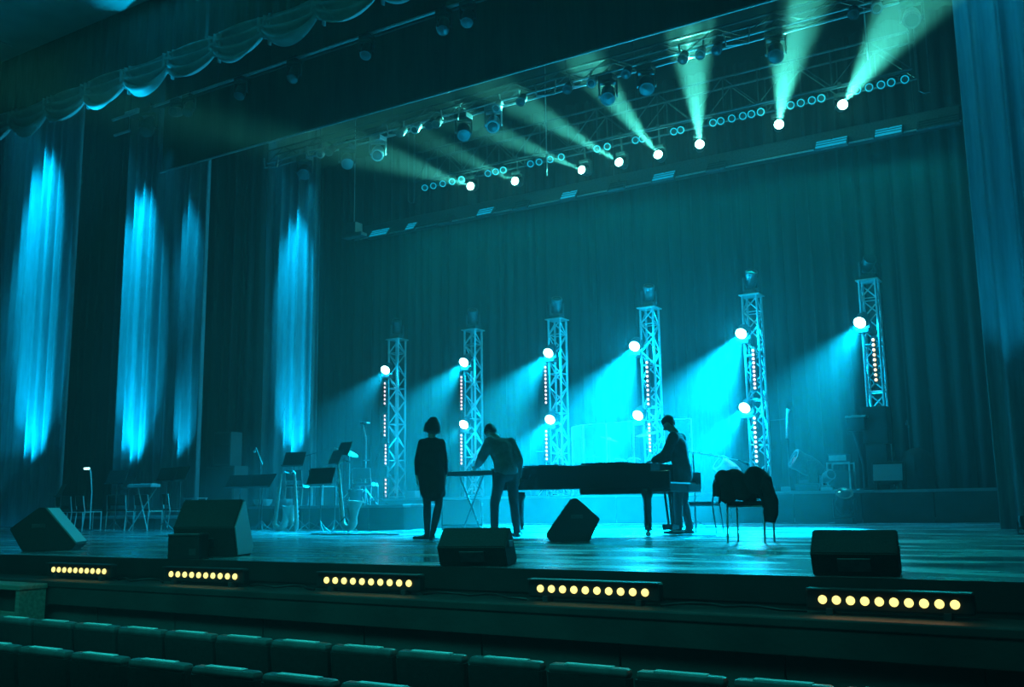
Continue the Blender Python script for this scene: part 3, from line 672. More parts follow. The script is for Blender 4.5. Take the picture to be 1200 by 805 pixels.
MB().box((0, 0, 0.98), (0.75, 0.28, 0.07), None, 0.01).put('body', 'grille_pale', t)
for k in range(15): MB().box((-0.34+0.0485*k, -0.03, 1.02), (0.044, 0.16, 0.014), None, 0.002).put('key', 'white_head', t)
MB().rod((-0.3, -0.1, 0.0), (0.3, 0.1, 0.94), 0.014).put('leg', 'chrome', t); MB().rod((0.3, -0.1, 0.0), (-0.3, 0.1, 0.94), 0.014).put('leg', 'chrome', t)
for i, (px, Y) in enumerate(((222, 16.0), (233, 16.0), (240, 16.1), (228, 16.3))):
    t = thing('water_bottle', f'{ORD[i]} clear bottle in the row at the right end of the low riser', 'bottle', (F_(px, Y, 0.3)), 0, 'bottles on the low riser')
    MB().lathe([(0.03, 0), (0.035, 0.01), (0.035, 0.22), (0.015, 0.28), (0.015, 0.30)], n=12).put('body', 'acrylic_edge', t, smooth=True)
    MB().lathe([(0.017, 0.30), (0.017, 0.325)], n=10).put('cap', 'white_head', t)
# open folding rack carrying bottles
t = thing('table', 'small open metal table standing behind the row of bottles', 'table', F_(228, 16.9, 0.3), 0.1)
MB().box((0, 0, 0.42), (0.5, 0.35, 0.02), None, 0.004).put('tabletop', 'aluminium', t)
for sx in (-1, 1):
    for sy in (-1, 1): MB().rod((sx*0.22, sy*0.15, 0), (sx*0.22, sy*0.15, 0.41), 0.012).put('leg', 'aluminium', t)
# loudspeaker stack
p = F_(264, 19.3)
t = thing('speaker_cabinet', 'wide dim speaker cabinet under the narrow one before the dark gap', 'speaker', p, 0.15)
MB().bb(-0.50, 0.50, -0.3, 0.3, 0, 1.62, 0.02).put('cabinet', 'panel_board', t); MB().bb(-0.46, 0.46, -0.32, -0.30, 0.05, 1.56, 0.004).put('grille', 'grille', t)
t = thing('speaker_cabinet', 'narrow dim speaker standing on the wide cabinet', 'speaker', (p[0], p[1], 1.62), 0.15)
MB().bb(-0.30, 0.30, -0.25, 0.25, 0, 0.95, 0.02).put('cabinet', 'panel_board', t); MB().bb(-0.25, 0.25, -0.268, -0.25, 0.05, 0.58, 0.004).put('grille', 'grille', t); MB().bb(-0.25, 0.25, -0.268, -0.25, 0.62, 0.90, 0.004).put('horn', 'grille', t)

# middle band area
mic_stand('boom microphone stand above the wide black music desk', F_(303, 14.9), 2.6, 1.45, 0.45, 0.3, boomm='chrome', micm='chrome')
for i, (px, rz) in enumerate(((280, 0.15), (306, -0.1))):
    music_stand(('left' if i == 0 else 'right') + ' half of the pair of wide low music desks before the middle riser', F_(px, 14.2), PI+rz, 0.92, 0.66, 35)
music_stand('tilted black music desk beside the upright saxophone', F_(343, 14.6), PI+0.3, 1.35, 0.46, 28)
music_stand('broad black music desk between the two saxophones', F_(375, 13.6), PI, 0.95, 0.62, 20)
music_stand('high black music desk above the larger saxophone', F_(392, 14.9), PI-0.4, 1.36, 0.5, 25)
music_stand('music stand at the back beside the third chair on the middle riser', F_(402, 15.3), PI-0.2, 1.55, 0.4, 25)
def sax(label, loc, rz, sc=1.0, lean=0.0):
    t = thing('saxophone', label, 'saxophone', loc, rz)
    pts = []; rr = []
    for k in range(25):
        u = k/24
        if u < 0.62: v = u/0.62; pts.append(Vector((-0.02*v, 0, 0.95-0.80*v))); rr.append(0.016+0.026*v)
        elif u < 0.80: v = (u-0.62)/0.18*PI; pts.append(Vector((0.07-0.09*math.cos(v), 0, 0.15-0.09*math.sin(v)))); rr.append(0.042+0.008*v)
        else: v = (u-0.80)/0.20; pts.append(Vector((0.16+0.06*v, 0, 0.15+0.30*v))); rr.append(0.055+0.075*v**2)
    m = Matrix.Rotation(lean, 4, 'Y') @ Matrix.Diagonal((sc, sc, sc, 1))
    MB().tube(pts, rr, 12).xf(m).put('body_tube', 'brass', t, smooth=True)
    MB().tube([Vector((0, 0, 0.95)), Vector((0.0, 0, 1.02)), Vector((0.06, 0, 1.07)), Vector((0.15, 0, 1.05))], [0.011, 0.011, 0.010, 0.009], 8).xf(m).put('neck', 'brass', t, smooth=True)
    MB().tube([Vector((0.14, 0, 1.052)), Vector((0.20, 0, 1.035))], [0.012, 0.008], 8).xf(m).put('mouthpiece', 'black_plastic', t)
    for k in range(7): MB().lathe([(0.020, 0), (0.022, 0.008), (0.01, 0.012)], (-0.01, -0.04, 0.78-0.085*k), (0.1, -1, 0), 8).xf(m).put('key', 'brass', t)
    for k in range(3):
        a_ = k*2*PI/3; MB().rod((0, 0, 0.24*sc), (math.cos(a_)*0.28, math.sin(a_)*0.28, 0.01), 0.010, n=6).put('stand_leg', 'steel_dark', t)
    return t
sax('large bright saxophone on its stand before the middle riser', F_(404, 13.8), 0.2, 1.22, -0.12)
sax('slim upright saxophone on its stand left of the broad music desk', F_(347, 14.1), 2.8, 1.1, 0.08)
sax('darker saxophone leaning beside the boom microphone', F_(322, 14.3), 0.4, 1.1, 0.1)
for i, px in enumerate((308, 335)):
    t = thing('snare_drum', ('left' if i == 0 else 'right') + ' of two shallow drums with bright heads on the middle riser', 'drum', F_(px, 16.0, 0.5), 0, 'shallow drums on the middle riser')
    MB().lathe([(0.14, 0.0), (0.19, 0.06), (0.21, 0.14)], n=20).put('shell', 'white_head' if i == 0 else 'aluminium', t, smooth=True)
    MB().lathe([(0.215, 0.138), (0.215, 0.15), (0.02, 0.152)], n=20).put('drum_head', 'white_head', t)
chair('chair with metal frame first from the left on the middle riser', F_(350, 16.6, 0.5), 0.2)
chair('chair with metal frame behind the broad music desk on the middle riser', F_(378, 16.8, 0.5), -0.1)
chair('chair with metal frame at the right end of the middle riser beside the tall stand', F_(428, 16.9, 0.5), 0.3, frame='aluminium', padm='grille_pale')
t = thing('tall_stand', 'tall thin lamp stand with a flat top left of the first light tower', 'stand', F_(428, 17.3, 0.5), 0)
MB().rod((0, 0, 0.02), (0, 0, 1.55), 0.016).put('pole', 'aluminium', t, smooth=True); MB().tube([(0, 0, 1.5), (-0.06, 0, 1.7), (-0.10, 0, 1.83)], 0.02, 8).put('arm', 'aluminium', t, smooth=True)
MB().box((-0.04, 0, 1.85), (0.22, 0.14, 0.035), None, 0.01).put('top_plate', 'aluminium', t); MB().box((0.02, 0, 1.0), (0.16, 0.02, 0.02)).put('cross_bar', 'aluminium', t)
for k in range(3):
    a_ = k*2*PI/3; MB().rod((0, 0, 0.35), (math.cos(a_)*0.35, math.sin(a_)*0.35, 0.01), 0.012, n=6).put('leg', 'aluminium', t)
# conga like pair and small percussion behind
def drum(label, loc, r, h, axis=(0, 0, 1), shell='drum_shell', group=None, name='drum', legs=False):
    t = thing(name, label, 'drum', loc, 0, group)
    ax = Vector(axis).normalized()
    MB().lathe([(r, 0), (r, h)], (0, 0, 0), ax, 24).put('shell', shell, t, smooth=True)
    MB().lathe([(r*0.99, 0), (0.01, 0.001)], ax*(h+0.002), ax, 24).put('drum_head', 'white_head', t)
    for k in (0, 1): MB().lathe([(r*1.0, 0), (r*1.04, 0), (r*1.04, 0.025), (r*1.0, 0.025)], ax*(k*(h-0.025)), ax, 24).put('hoop', 'chrome', t, smooth=True)
    if legs:
        u = ax.orthogonal().normalized(); v = ax.cross(u)
        for k in range(3):
            a_ = k*2*PI/3+0.4; s_ = Vector((math.cos(a_)*r, math.sin(a_)*r, h*0.4)); MB().rod(s_, Vector((math.cos(a_)*r*1.35, math.sin(a_)*r*1.35, -legs)), 0.010, n=6).put('leg', 'chrome', t)
    return t
def cymbal(label, loc, h, r, tilt=0.25, az=0.0, m='brass'):
    t = thing('cymbal_stand', label, 'cymbal', loc, az, 'cymbals of the drum kit')
    MB().rod((0, 0, 0.05), (0, 0, h), 0.010).put('pole', 'chrome', t, smooth=True)
    for k in range(3):
        a_ = k*2*PI/3; MB().rod((0, 0, 0.3), (math.cos(a_)*0.26, math.sin(a_)*0.26, 0.01), 0.009, n=6).put('leg', 'chrome', t)
    rt = Matrix.Translation((0, 0, h+0.01)) @ Matrix.Rotation(tilt, 4, 'Y')
    MB().lathe([(r, 0), (r*0.7, 0.012), (r*0.22, 0.024), (r*0.15, 0.05), (0.01, 0.055)], n=28).xf(rt).put('cymbal', m, t, smooth=True)
    return t
cymbal('tilted cymbal behind the tall lamp stand on the middle riser', F_(409, 17.0, 0.5), 1.15, 0.2, 0.5)
drum('small floor drum behind the larger saxophone on the middle riser', F_(416, 16.4, 0.56), 0.16, 0.28, group='percussion on the middle riser', legs=0.06)
mic_stand('straight microphone stand at the right end of the middle riser', F_(440, 16.3, 0.5), 0.3, 0.9, 0.0)
mic_stand('boom microphone stand reaching over the saxophone desks', F_(362, 15.35), 0.6, 1.55, 0.5, 0.15, micm='chrome')

# drum kit on the main riser behind a clear screen
zr = RZ
drum('bass drum of the kit behind the clear screen', Vector(F_(735, 22.35, zr)) + Vector((0, 0, 0.29)), 0.28, 0.42, (0.3, -1, 0.0), group='drum kit drums')
drum('left rack tom of the kit behind the clear screen', Vector(F_(726, 22.1, zr)) + Vector((0, 0, 0.62)), 0.15, 0.24, (0.1, 0.3, 1), group='drum kit drums')
drum('right rack tom of the kit behind the clear screen', Vector(F_(744, 22.1, zr)) + Vector((0, 0, 0.62)), 0.16, 0.24, (-0.1, 0.3, 1), group='drum kit drums')
drum('floor tom of the kit beside the pianist', Vector(F_(778, 21.85, zr)) + Vector((0, 0, 0.2)), 0.20, 0.38, group='drum kit drums', legs=0.19)
drum('snare drum of the kit at its left', Vector(F_(708, 22.5, zr)) + Vector((0, 0, 0.55)), 0.17, 0.14, group='drum kit drums', legs=0.54)
cymbal('crash cymbal left of the rack toms, steeply tilted', F_(716, 21.9, zr), 1.35, 0.24, 0.35)
cymbal('large bright cymbal right of the rack toms', F_(762, 21.75, zr), 1.42, 0.30, -0.2, m='white_head')
cymbal('small cymbal lowest and farthest left in the drum kit', F_(697, 22.4, zr), 0.95, 0.18, 0.0)
cymbal('high thin cymbal behind the third tower', F_(641, 22.6, zr), 1.15, 0.27, 0.05)
# clear screen panels
scr = ((668, 24.0, 478), (672, 22.1, 484), (685, 21.6, 483), (712, 21.45, 481), (744, 21.45, 479.5), (780, 21.45, 478.5), (814, 21.6, 477.5))
pts = [onfloor(px, Y, zr) for px, Y, _ in scr[1:]]
H = 1.72
for i, (A, B) in enumerate(zip(pts, pts[1:])):
    t = thing('screen_panel', f'{ORD[i]} clear acrylic panel from the left of the drum screen', 'screen', A, math.atan2((B-A).y, (B-A).x), 'clear drum screen panels')
    L = (B-A).length
    MB().bb(0.02, L-0.02, -0.006, 0.006, 0.01, H).put('pane', 'acrylic', t)
    MB().rod((0.012, 0, 0), (0.012, 0, H), 0.024, n=6).put('edge_strip', 'acrylic_edge', t)
    MB().rod((0.02, 0, H+0.006), (L-0.02, 0, H+0.006), 0.008, n=6).put('top_strip', 'acrylic_edge', t)
    if i == 4: MB().rod((L-0.012, 0, 0), (L-0.012, 0, H), 0.014, n=6).put('edge_strip', 'acrylic_edge', t)

# synthesizer on a cross stand between the woman and the bowed man
P = onfloor(553, 13.4)
t = thing('keyboard', 'long dark keyboard on a tall cross stand between the woman and the bowed man', 'keyboard', (P.x, 13.4, 0), 0.02)
MB().box((0.05, 0, 0.98), (0.95, 0.30, 0.075), None, 0.01).put('body', 'black_plastic', t)
for k in range(20): MB().box((-0.38+0.045*k, 0.07, 1.022), (0.041, 0.14, 0.014), None, 0.002).put('key', 'white_head', t)
for k in (-1, 1):
    MB().rod((-0.28*k, 0.12*k, 0.0), (0.28*k, -0.08*k+0.0, 0.94), 0.015).put('leg', 'steel_dark', t)
MB().rod((-0.24, -0.14, 0.945), (0.30, -0.14, 0.945), 0.015).put('rail', 'steel_dark', t)

# ------------------------------------------------------------------ grand piano (keyboard on the right, tail to the left)
PY = 13.6
Pk = onfloor(785, PY)
pn = thing('grand_piano', 'black grand piano with closed lid in front of the pianist', 'piano', (Pk.x, PY, 0), math.radians(4))
ol = [(0.0, -0.72), (-2.1, -0.72), (-2.45, -0.68), (-2.66, -0.54), (-2.74, -0.32), (-2.66, -0.10), (-2.40, 0.06), (-2.0, 0.15), (-1.5, 0.28), (-1.10, 0.48), (-0.75, 0.66), (-0.45, 0.72), (0.0, 0.72)]
MB().prism(ol, 0.69, 1.0, 'z').put('case', 'black_gloss', pn)
MB().prism([(x*1.006, y*1.012) for x, y in ol], 1.004, 1.03, 'z').put('lid', 'black_gloss', pn)
MB().prism([(-1.08, -0.71), (-0.42, -0.71), (-0.42, 0.66), (-0.75, 0.60), (-1.08, 0.44)], 1.034, 1.058, 'z').put('folded_lid_flap', 'black_gloss', pn)
MB().bb(0.0, 0.28, -0.72, 0.72, 0.62, 0.74, 0.01).put('key_bed', 'black_gloss', pn)
for s_ in (-1, 1): MB().bb(-0.02, 0.28, s_*0.72-0.03, s_*0.72+0.03, 0.66, 0.92, 0.01).put('cheek', 'black_gloss', pn)
for k in range(36): MB().bb(0.06, 0.22, -0.66+0.0367*k+0.001, -0.66+0.0367*(k+1)-0.001, 0.742, 0.762).put('white_key', 'white_head', pn)
for k in range(35):
    if k % 7 not in (2, 6): MB().bb(0.06, 0.15, -0.66+0.0367*(k+1)-0.009, -0.66+0.0367*(k+1)+0.009, 0.762, 0.775).put('black_key', 'black_gloss', pn)
MB().bb(-1.15, -0.12, -0.62, 0.5, 0.60, 0.69, 0.01).put('under_frame', 'black_gloss', pn)
for (lx, ly) in ((-0.12, -0.58), (-0.12, 0.58), (-2.30, -0.30)):
    MB().lathe([(0.075, 0.66), (0.085, 0.60), (0.06, 0.52), (0.055, 0.20), (0.05, 0.12), (0.065, 0.10), (0.03, 0.075)], (lx, ly, 0), (0, 0, 1), 12).put('leg', 'black_gloss', pn, smooth=True)
    MB().lathe([(0.037, -0.015), (0.037, 0.015)], (lx, ly, 0.038), (0, 1, 0), 12).put('caster', 'brass', pn, smooth=True)
for s_ in (-0.08, 0.08): MB().rod((0.02, s_, 0.10), (-0.02, s_*1.3, 0.62), 0.018).put('pedal_post', 'black_gloss', pn)
MB().bb(-0.06, 0.10, -0.16, 0.16, 0.08, 0.16, 0.01).put('pedal_box', 'black_gloss', pn)
for s_ in (-0.08, 0, 0.08): MB().bb(0.08, 0.20, s_-0.018, s_+0.018, 0.05, 0.065, 0.004).put('pedal', 'brass', pn)
q = onfloor(640, PY, 1.03)
tag(MB().box((q.x, PY+0.05, 1.06), (0.62, 0.42, 0.04), None, 0.01).put('folder', 'black_cloth'), 'flat black folder lying on the tail of the piano lid', 'folder')
# piano bench chair, mic stand, coat chair
chair('dark padded chair just behind the pianist', F_(826, 14.5), PI/2+0.1, group='chairs near the piano', frame='steel_dark')
cc = chair('metal framed chair under the draped dark coat', F_(881, 11.6), 0.05, group='chairs near the piano')
def coat():
    b = bmesh.new(); nu, nv = 30, 16; rows = []
    for j in range(nv+1):
        v = j/nv; row = []; arc = v*2-1
        for i in range(nu+1):
            u = i/nu; x = -0.29+0.56*u
            y = -0.245 + 0.085*max(-1, min(1, arc*3)) + 0.022*math.sin(u*21+v*2)
            top = 0.80+0.03*math.sin(u*9)+0.025*math.sin(u*17+1) - 0.07*(abs(u-0.5)*2)**4
            z = top - max(0, abs(arc)-0.12)*(0.33+0.05*math.sin(u*7+v*3))
            row.append(b.verts.new((x+0.02*math.sin(v*8+u*3), y, z)))
        rows.append(row)
    for r, q in zip(rows, rows[1:]):
        for i in range(nu): b.faces.new((r[i], r[i+1], q[i+1], q[i]))
    return b
mb = MB(); mb.b.free(); mb.b = coat()
ct = thing('coat', 'dark bulky coat draped over the back of the metal framed chair', 'coat', F_(881, 11.6), 0.05)
o = mb.put('body', 'black_cloth', ct); o.data.shade_smooth(); md = o.modifiers.new('thick', 'SOLIDIFY'); md.thickness = 0.05; md.offset = 1
MB().tube([(0.22, -0.27, 0.74), (0.29, -0.29, 0.62), (0.33, -0.30, 0.48), (0.325, -0.31, 0.34), (0.31, -0.31, 0.24)], [0.06, 0.075, 0.085, 0.085, 0.06], 12).put('sleeve', 'black_cloth', ct, smooth=True)
MB().tube([(-0.24, -0.24, 0.74), (-0.30, -0.28, 0.66), (-0.31, -0.28, 0.54)], [0.05, 0.065, 0.05], 12).put('sleeve', 'black_cloth', ct, smooth=True)
mic_stand('boom microphone stand beside the pianist reaching right', F_(816, 15.6), 0.1, 1.3, 0.75, -0.16, boomm='chrome')

# items on the main riser, right part
def floor_mover(label, px, Y, aim, sc=1.3, body='steel_dark', lens='dark_glass', z=None):
    return mover(label, F_(px, Y, RZ if z is None else z), aim, lens, False, sc, group='moving heads standing on the riser and floor', body=body)
floor_mover('large unlit moving head standing on the main riser, tilted upward left', 948, 21.6, (-0.7, -0.5, 0.45), 1.55)
floor_mover('unlit moving head on the main riser behind the coat draped chair', 856, 21.6, (-0.5, -0.5, 0.5), 1.4, 'aluminium')
floor_mover('small moving head on a black base on the floor before the riser', 991, 20.2, (0.2, -0.6, 0.7), 1.15, 'black_plastic', 'dark_glass', 0.0)
floor_mover('small moving head on the riser edge left of the equipment frame', 970, 21.5, (0.6, -0.6, 0.3), 0.8, 'aluminium')
# tall stand near the fifth tower
t = thing('tube_stand', 'thin stand carrying a pale upright tube right of the fifth light tower', 'stand', F_(926, 22.2, RZ), 0)
MB().rod((0, 0, 0.02), (0, 0, 1.2), 0.014).put('pole', 'steel_dark', t); MB().lathe([(0.2, 0), (0.2, 0.02), (0.02, 0.03)]).put('foot', 'steel_dark', t)
MB().tube([(0, 0, 1.2), (0.04, 0, 1.75), (0.07, 0, 1.86)], [0.03, 0.03, 0.045], 10).put('tube', 'chrome', t, smooth=True)
MB().rod((-0.4, 0, 1.62), (0.02, 0, 1.64), 0.010).put('cross_bar', 'steel_dark', t)
# equipment frame
def frame_rack(label, px, Y, w_, h_, d_=0.45):
    t = thing('equipment_rack', label, 'rack', F_(px, Y, RZ), 0.0)
    for sx in (-1, 1):
        for sy in (-1, 1): MB().bb(sx*w_/2-0.015, sx*w_/2+0.015, sy*d_/2-0.015, sy*d_/2+0.015, 0, h_).put('post', 'aluminium', t)
    for z in (0.02, h_-0.02):
        for sy in (-1, 1): MB().bb(-w_/2, w_/2, sy*d_/2-0.012, sy*d_/2+0.012, z-0.012, z+0.012).put('rail', 'aluminium', t)
    MB().bb(-w_/2+0.03, w_/2-0.03, -d_/2+0.02, d_/2-0.02, 0.03, h_*0.72, 0.01).put('case', 'black_plastic', t)
    return t
frame_rack('silver framed equipment rack on the riser left of the tall black stack', 987, 21.7, 0.46, 0.60)
q = onfloor(984, 21.7, RZ+0.6); t = thing('amplifier', 'small amplifier head standing on the silver framed rack', 'amplifier', q, 0)
MB().box((0, 0, 0.09), (0.40, 0.34, 0.17), None, 0.01).put('case', 'steel_dark', t); MB().box((0, -0.175, 0.09), (0.36, 0.01, 0.12)).put('front_panel', 'aluminium', t)
# tall black stack before the last tower
def cab(name, label, px, Y, z, w_, h_, d_, m='black_plastic', g='grille'):
    t = thing(name, label, 'speaker', F_(px, Y, z), 0.0, None)
    MB().bb(-w_/2, w_/2, -d_/2, d_/2, 0, h_, 0.015).put('cabinet', m, t)
    MB().bb(-w_/2+0.03, w_/2-0.03, -d_/2-0.015, -d_/2, 0.03, h_-0.03, 0.004).put('grille', g, t)
    return t
cab('speaker_cabinet', 'tall black lower speaker cabinet in front of the last light tower', 1033, 21.55, RZ, 0.42, 0.95, 0.42)
cab('speaker_cabinet', 'black upper speaker cabinet on top of the stack before the last light tower', 1029, 21.55, RZ+0.95, 0.52, 0.78, 0.42)
t = thing('shelf_stand', 'black stand with a bright edged shelf left of the black speaker stack', 'stand', F_(1011, 21.25, RZ), 0.0)
MB().bb(-0.22, 0.20, -0.18, 0.18, 1.50, 1.54, 0.006).put('shelf', 'aluminium', t)
MB().bb(-0.20, 0.16, -0.15, 0.15, 1.22, 1.50, 0.01).put('box', 'black_plastic', t)
MB().tube([(-0.1, 0, 1.25), (-0.02, 0, 0.9), (0.06, 0, 0.5), (0.05, 0, 0.02)], 0.035, 8).put('column', 'black_plastic', t, smooth=True)
MB().lathe([(0.20, 0), (0.19, 0.03), (0.03, 0.04)], (0.05, 0, 0)).put('foot', 'black_plastic', t)
# tilted combo amp
t = thing('guitar_amplifier', 'tilted combo amplifier with a dim teal grille beside the covered drum', 'amplifier', F_(1042, 21.15, RZ+0.12), 0.05)
rt = Matrix.Rotation(math.radians(-14), 3, 'X')
MB().box(rt @ Vector((0, 0, 0.22)), (0.62, 0.26, 0.42), rt, 0.015).put('cabinet', 'black_plastic', t)
MB().box(rt @ Vector((0, -0.137, 0.20)), (0.56, 0.012, 0.34), rt, 0.003).put('grille', 'grille_pale', t)
MB().box(rt @ Vector((0, 0, 0.445)), (0.18, 0.03, 0.02), rt, 0.005).put('handle', 'steel_dark', t)
for sx in (-1, 1): MB().box((sx*0.24, 0, -0.04), (0.05, 0.3, 0.16)).put('foot', 'black_plastic', t)
# covered drum
t = thing('covered_drum', 'rounded drum under a black cover at the right end of the equipment', 'drum', F_(1077, 21.5, RZ), 0)
b = MB(); rr = []
for h_, r_ in ((0.0, 0.36), (0.15, 0.34), (0.4, 0.33), (0.6, 0.31), (0.74, 0.24), (0.82, 0.12), (0.84, 0.02)):
    rr.append([Vector((math.cos(2*PI*k/28)*r_*(1+0.05*math.sin(k*2.7+h_*3)), math.sin(2*PI*k/28)*r_*(1+0.05*math.sin(k*2.7+h_*3)), h_)) for k in range(28)])
b.rings(rr).put('cover', 'black_cloth', t, smooth=True)
mic_stand('thin microphone stand rising behind the covered drum', F_(1070, 22.4, RZ), 1.8, 1.35, 0.25, 0.15)
# cables on the riser and the stage floor
for i, (pa, pb_, Y) in enumerate(((700, 860, 17.5), (905, 985, 20.3), (360, 470, 12.8))):
    A, B = onfloor(pa, Y), onfloor(pb_, Y)
    pts = [Vector((A.x+(B.x-A.x)*u, Y+0.12*math.sin(u*8+i)+0.06*math.sin(u*19), 0.012)) for u in [k/30 for k in range(31)]]
    tag(MB().tube(pts, 0.011, 6).put('cable', 'cable_rubber', smooth=True), ('black cable snaking on the stage floor behind the piano', 'black cable on the floor before the main riser', 'black cable on the floor left of the woman')[i], 'cable')
# small loose boxes and lamps cluttering the riser edge
for i, (px, sx, sz, m_) in enumerate(((484, 0.3, 0.2, 'grille_pale'), (500, 0.25, 0.14, 'steel_dark'), (900, 0.30, 0.12, 'steel_dark'), (921, 0.2, 0.1, 'grille_pale'), (1056, 0.22, 0.07, 'aluminium'))):
    t = thing('stage_box', ('pale box left of the woman on the main riser', 'low dark box behind the woman on the main riser', 'low dark box below the fifth tower', 'low pale box left of the large moving head', 'thin metal box between the combo amplifier and the covered drum')[i], 'box', F_(px, 21.4, RZ), 0.1*i)
    MB().box((0, 0, sz/2), (sx, 0.22, sz), None, 0.01).put('case', m_, t); MB().box((0, 0, sz+0.006), (sx*0.5, 0.04, 0.02), None, 0.004).put('handle', 'steel_dark', t)

# ------------------------------------------------------------------ people
def segsolid(b, a, c, ra, rc, hint=(1, 0, 0), n=14):
    """closed tapered solid from a to c, elliptic ends ra=(side, depth)"""
    a = Vector(a); c = Vector(c); d = (c-a); L = d.length; d.normalize()
    u = Vector(hint); u = (u - d*u.dot(d)); u = u.normalized() if u.length > 1e-3 else d.orthogonal().normalized(); v = d.cross(u)
    ra = ra if isinstance(ra, tuple) else (ra, ra); rc = rc if isinstance(rc, tuple) else (rc, rc)
    rings = []
    for k in range(1, 5): f = math.sin(k/5*PI/2); g = math.cos(k/5*PI/2); rings.append((a - d*min(ra)*g, ra[0]*f, ra[1]*f))
    rings.append((a, ra[0], ra[1])); rings.append((c, rc[0], rc[1]))
    for k in range(4, 0, -1): f = math.sin(k/5*PI/2); g = math.cos(k/5*PI/2); rings.append((c + d*min(rc)*g, rc[0]*f, rc[1]*f))
    b.rings([[p + u*math.cos(2*PI*k/n)*r1 + v*math.sin(2*PI*k/n)*r2 for k in range(n)] for p, r1, r2 in rings])
def melt(b, name, m, parent, vox, smooth=4):
    bmesh.ops.recalc_face_normals(b.b, faces=b.b.faces)
    me = bpy.data.meshes.new(name); b.b.to_mesh(me); b.b.free()
    o = bpy.data.objects.new(name, me); C.objects.link(o)
    r = o.modifiers.new('r', 'REMESH'); r.mode = 'VOXEL'; r.voxel_size = vox; r.use_smooth_shade = True
    s = o.modifiers.new('s', 'SMOOTH'); s.iterations = smooth; s.factor = 0.5
    bpy.context.view_layer.update()
    dg_ = bpy.context.evaluated_depsgraph_get(); me2 = bpy.data.meshes.new_from_object(o.evaluated_get(dg_))
    o.modifiers.clear(); o.data = me2; me2.materials.clear(); me2.materials.append(MATS[m]); me2.shade_smooth()
    o.parent = parent; return o
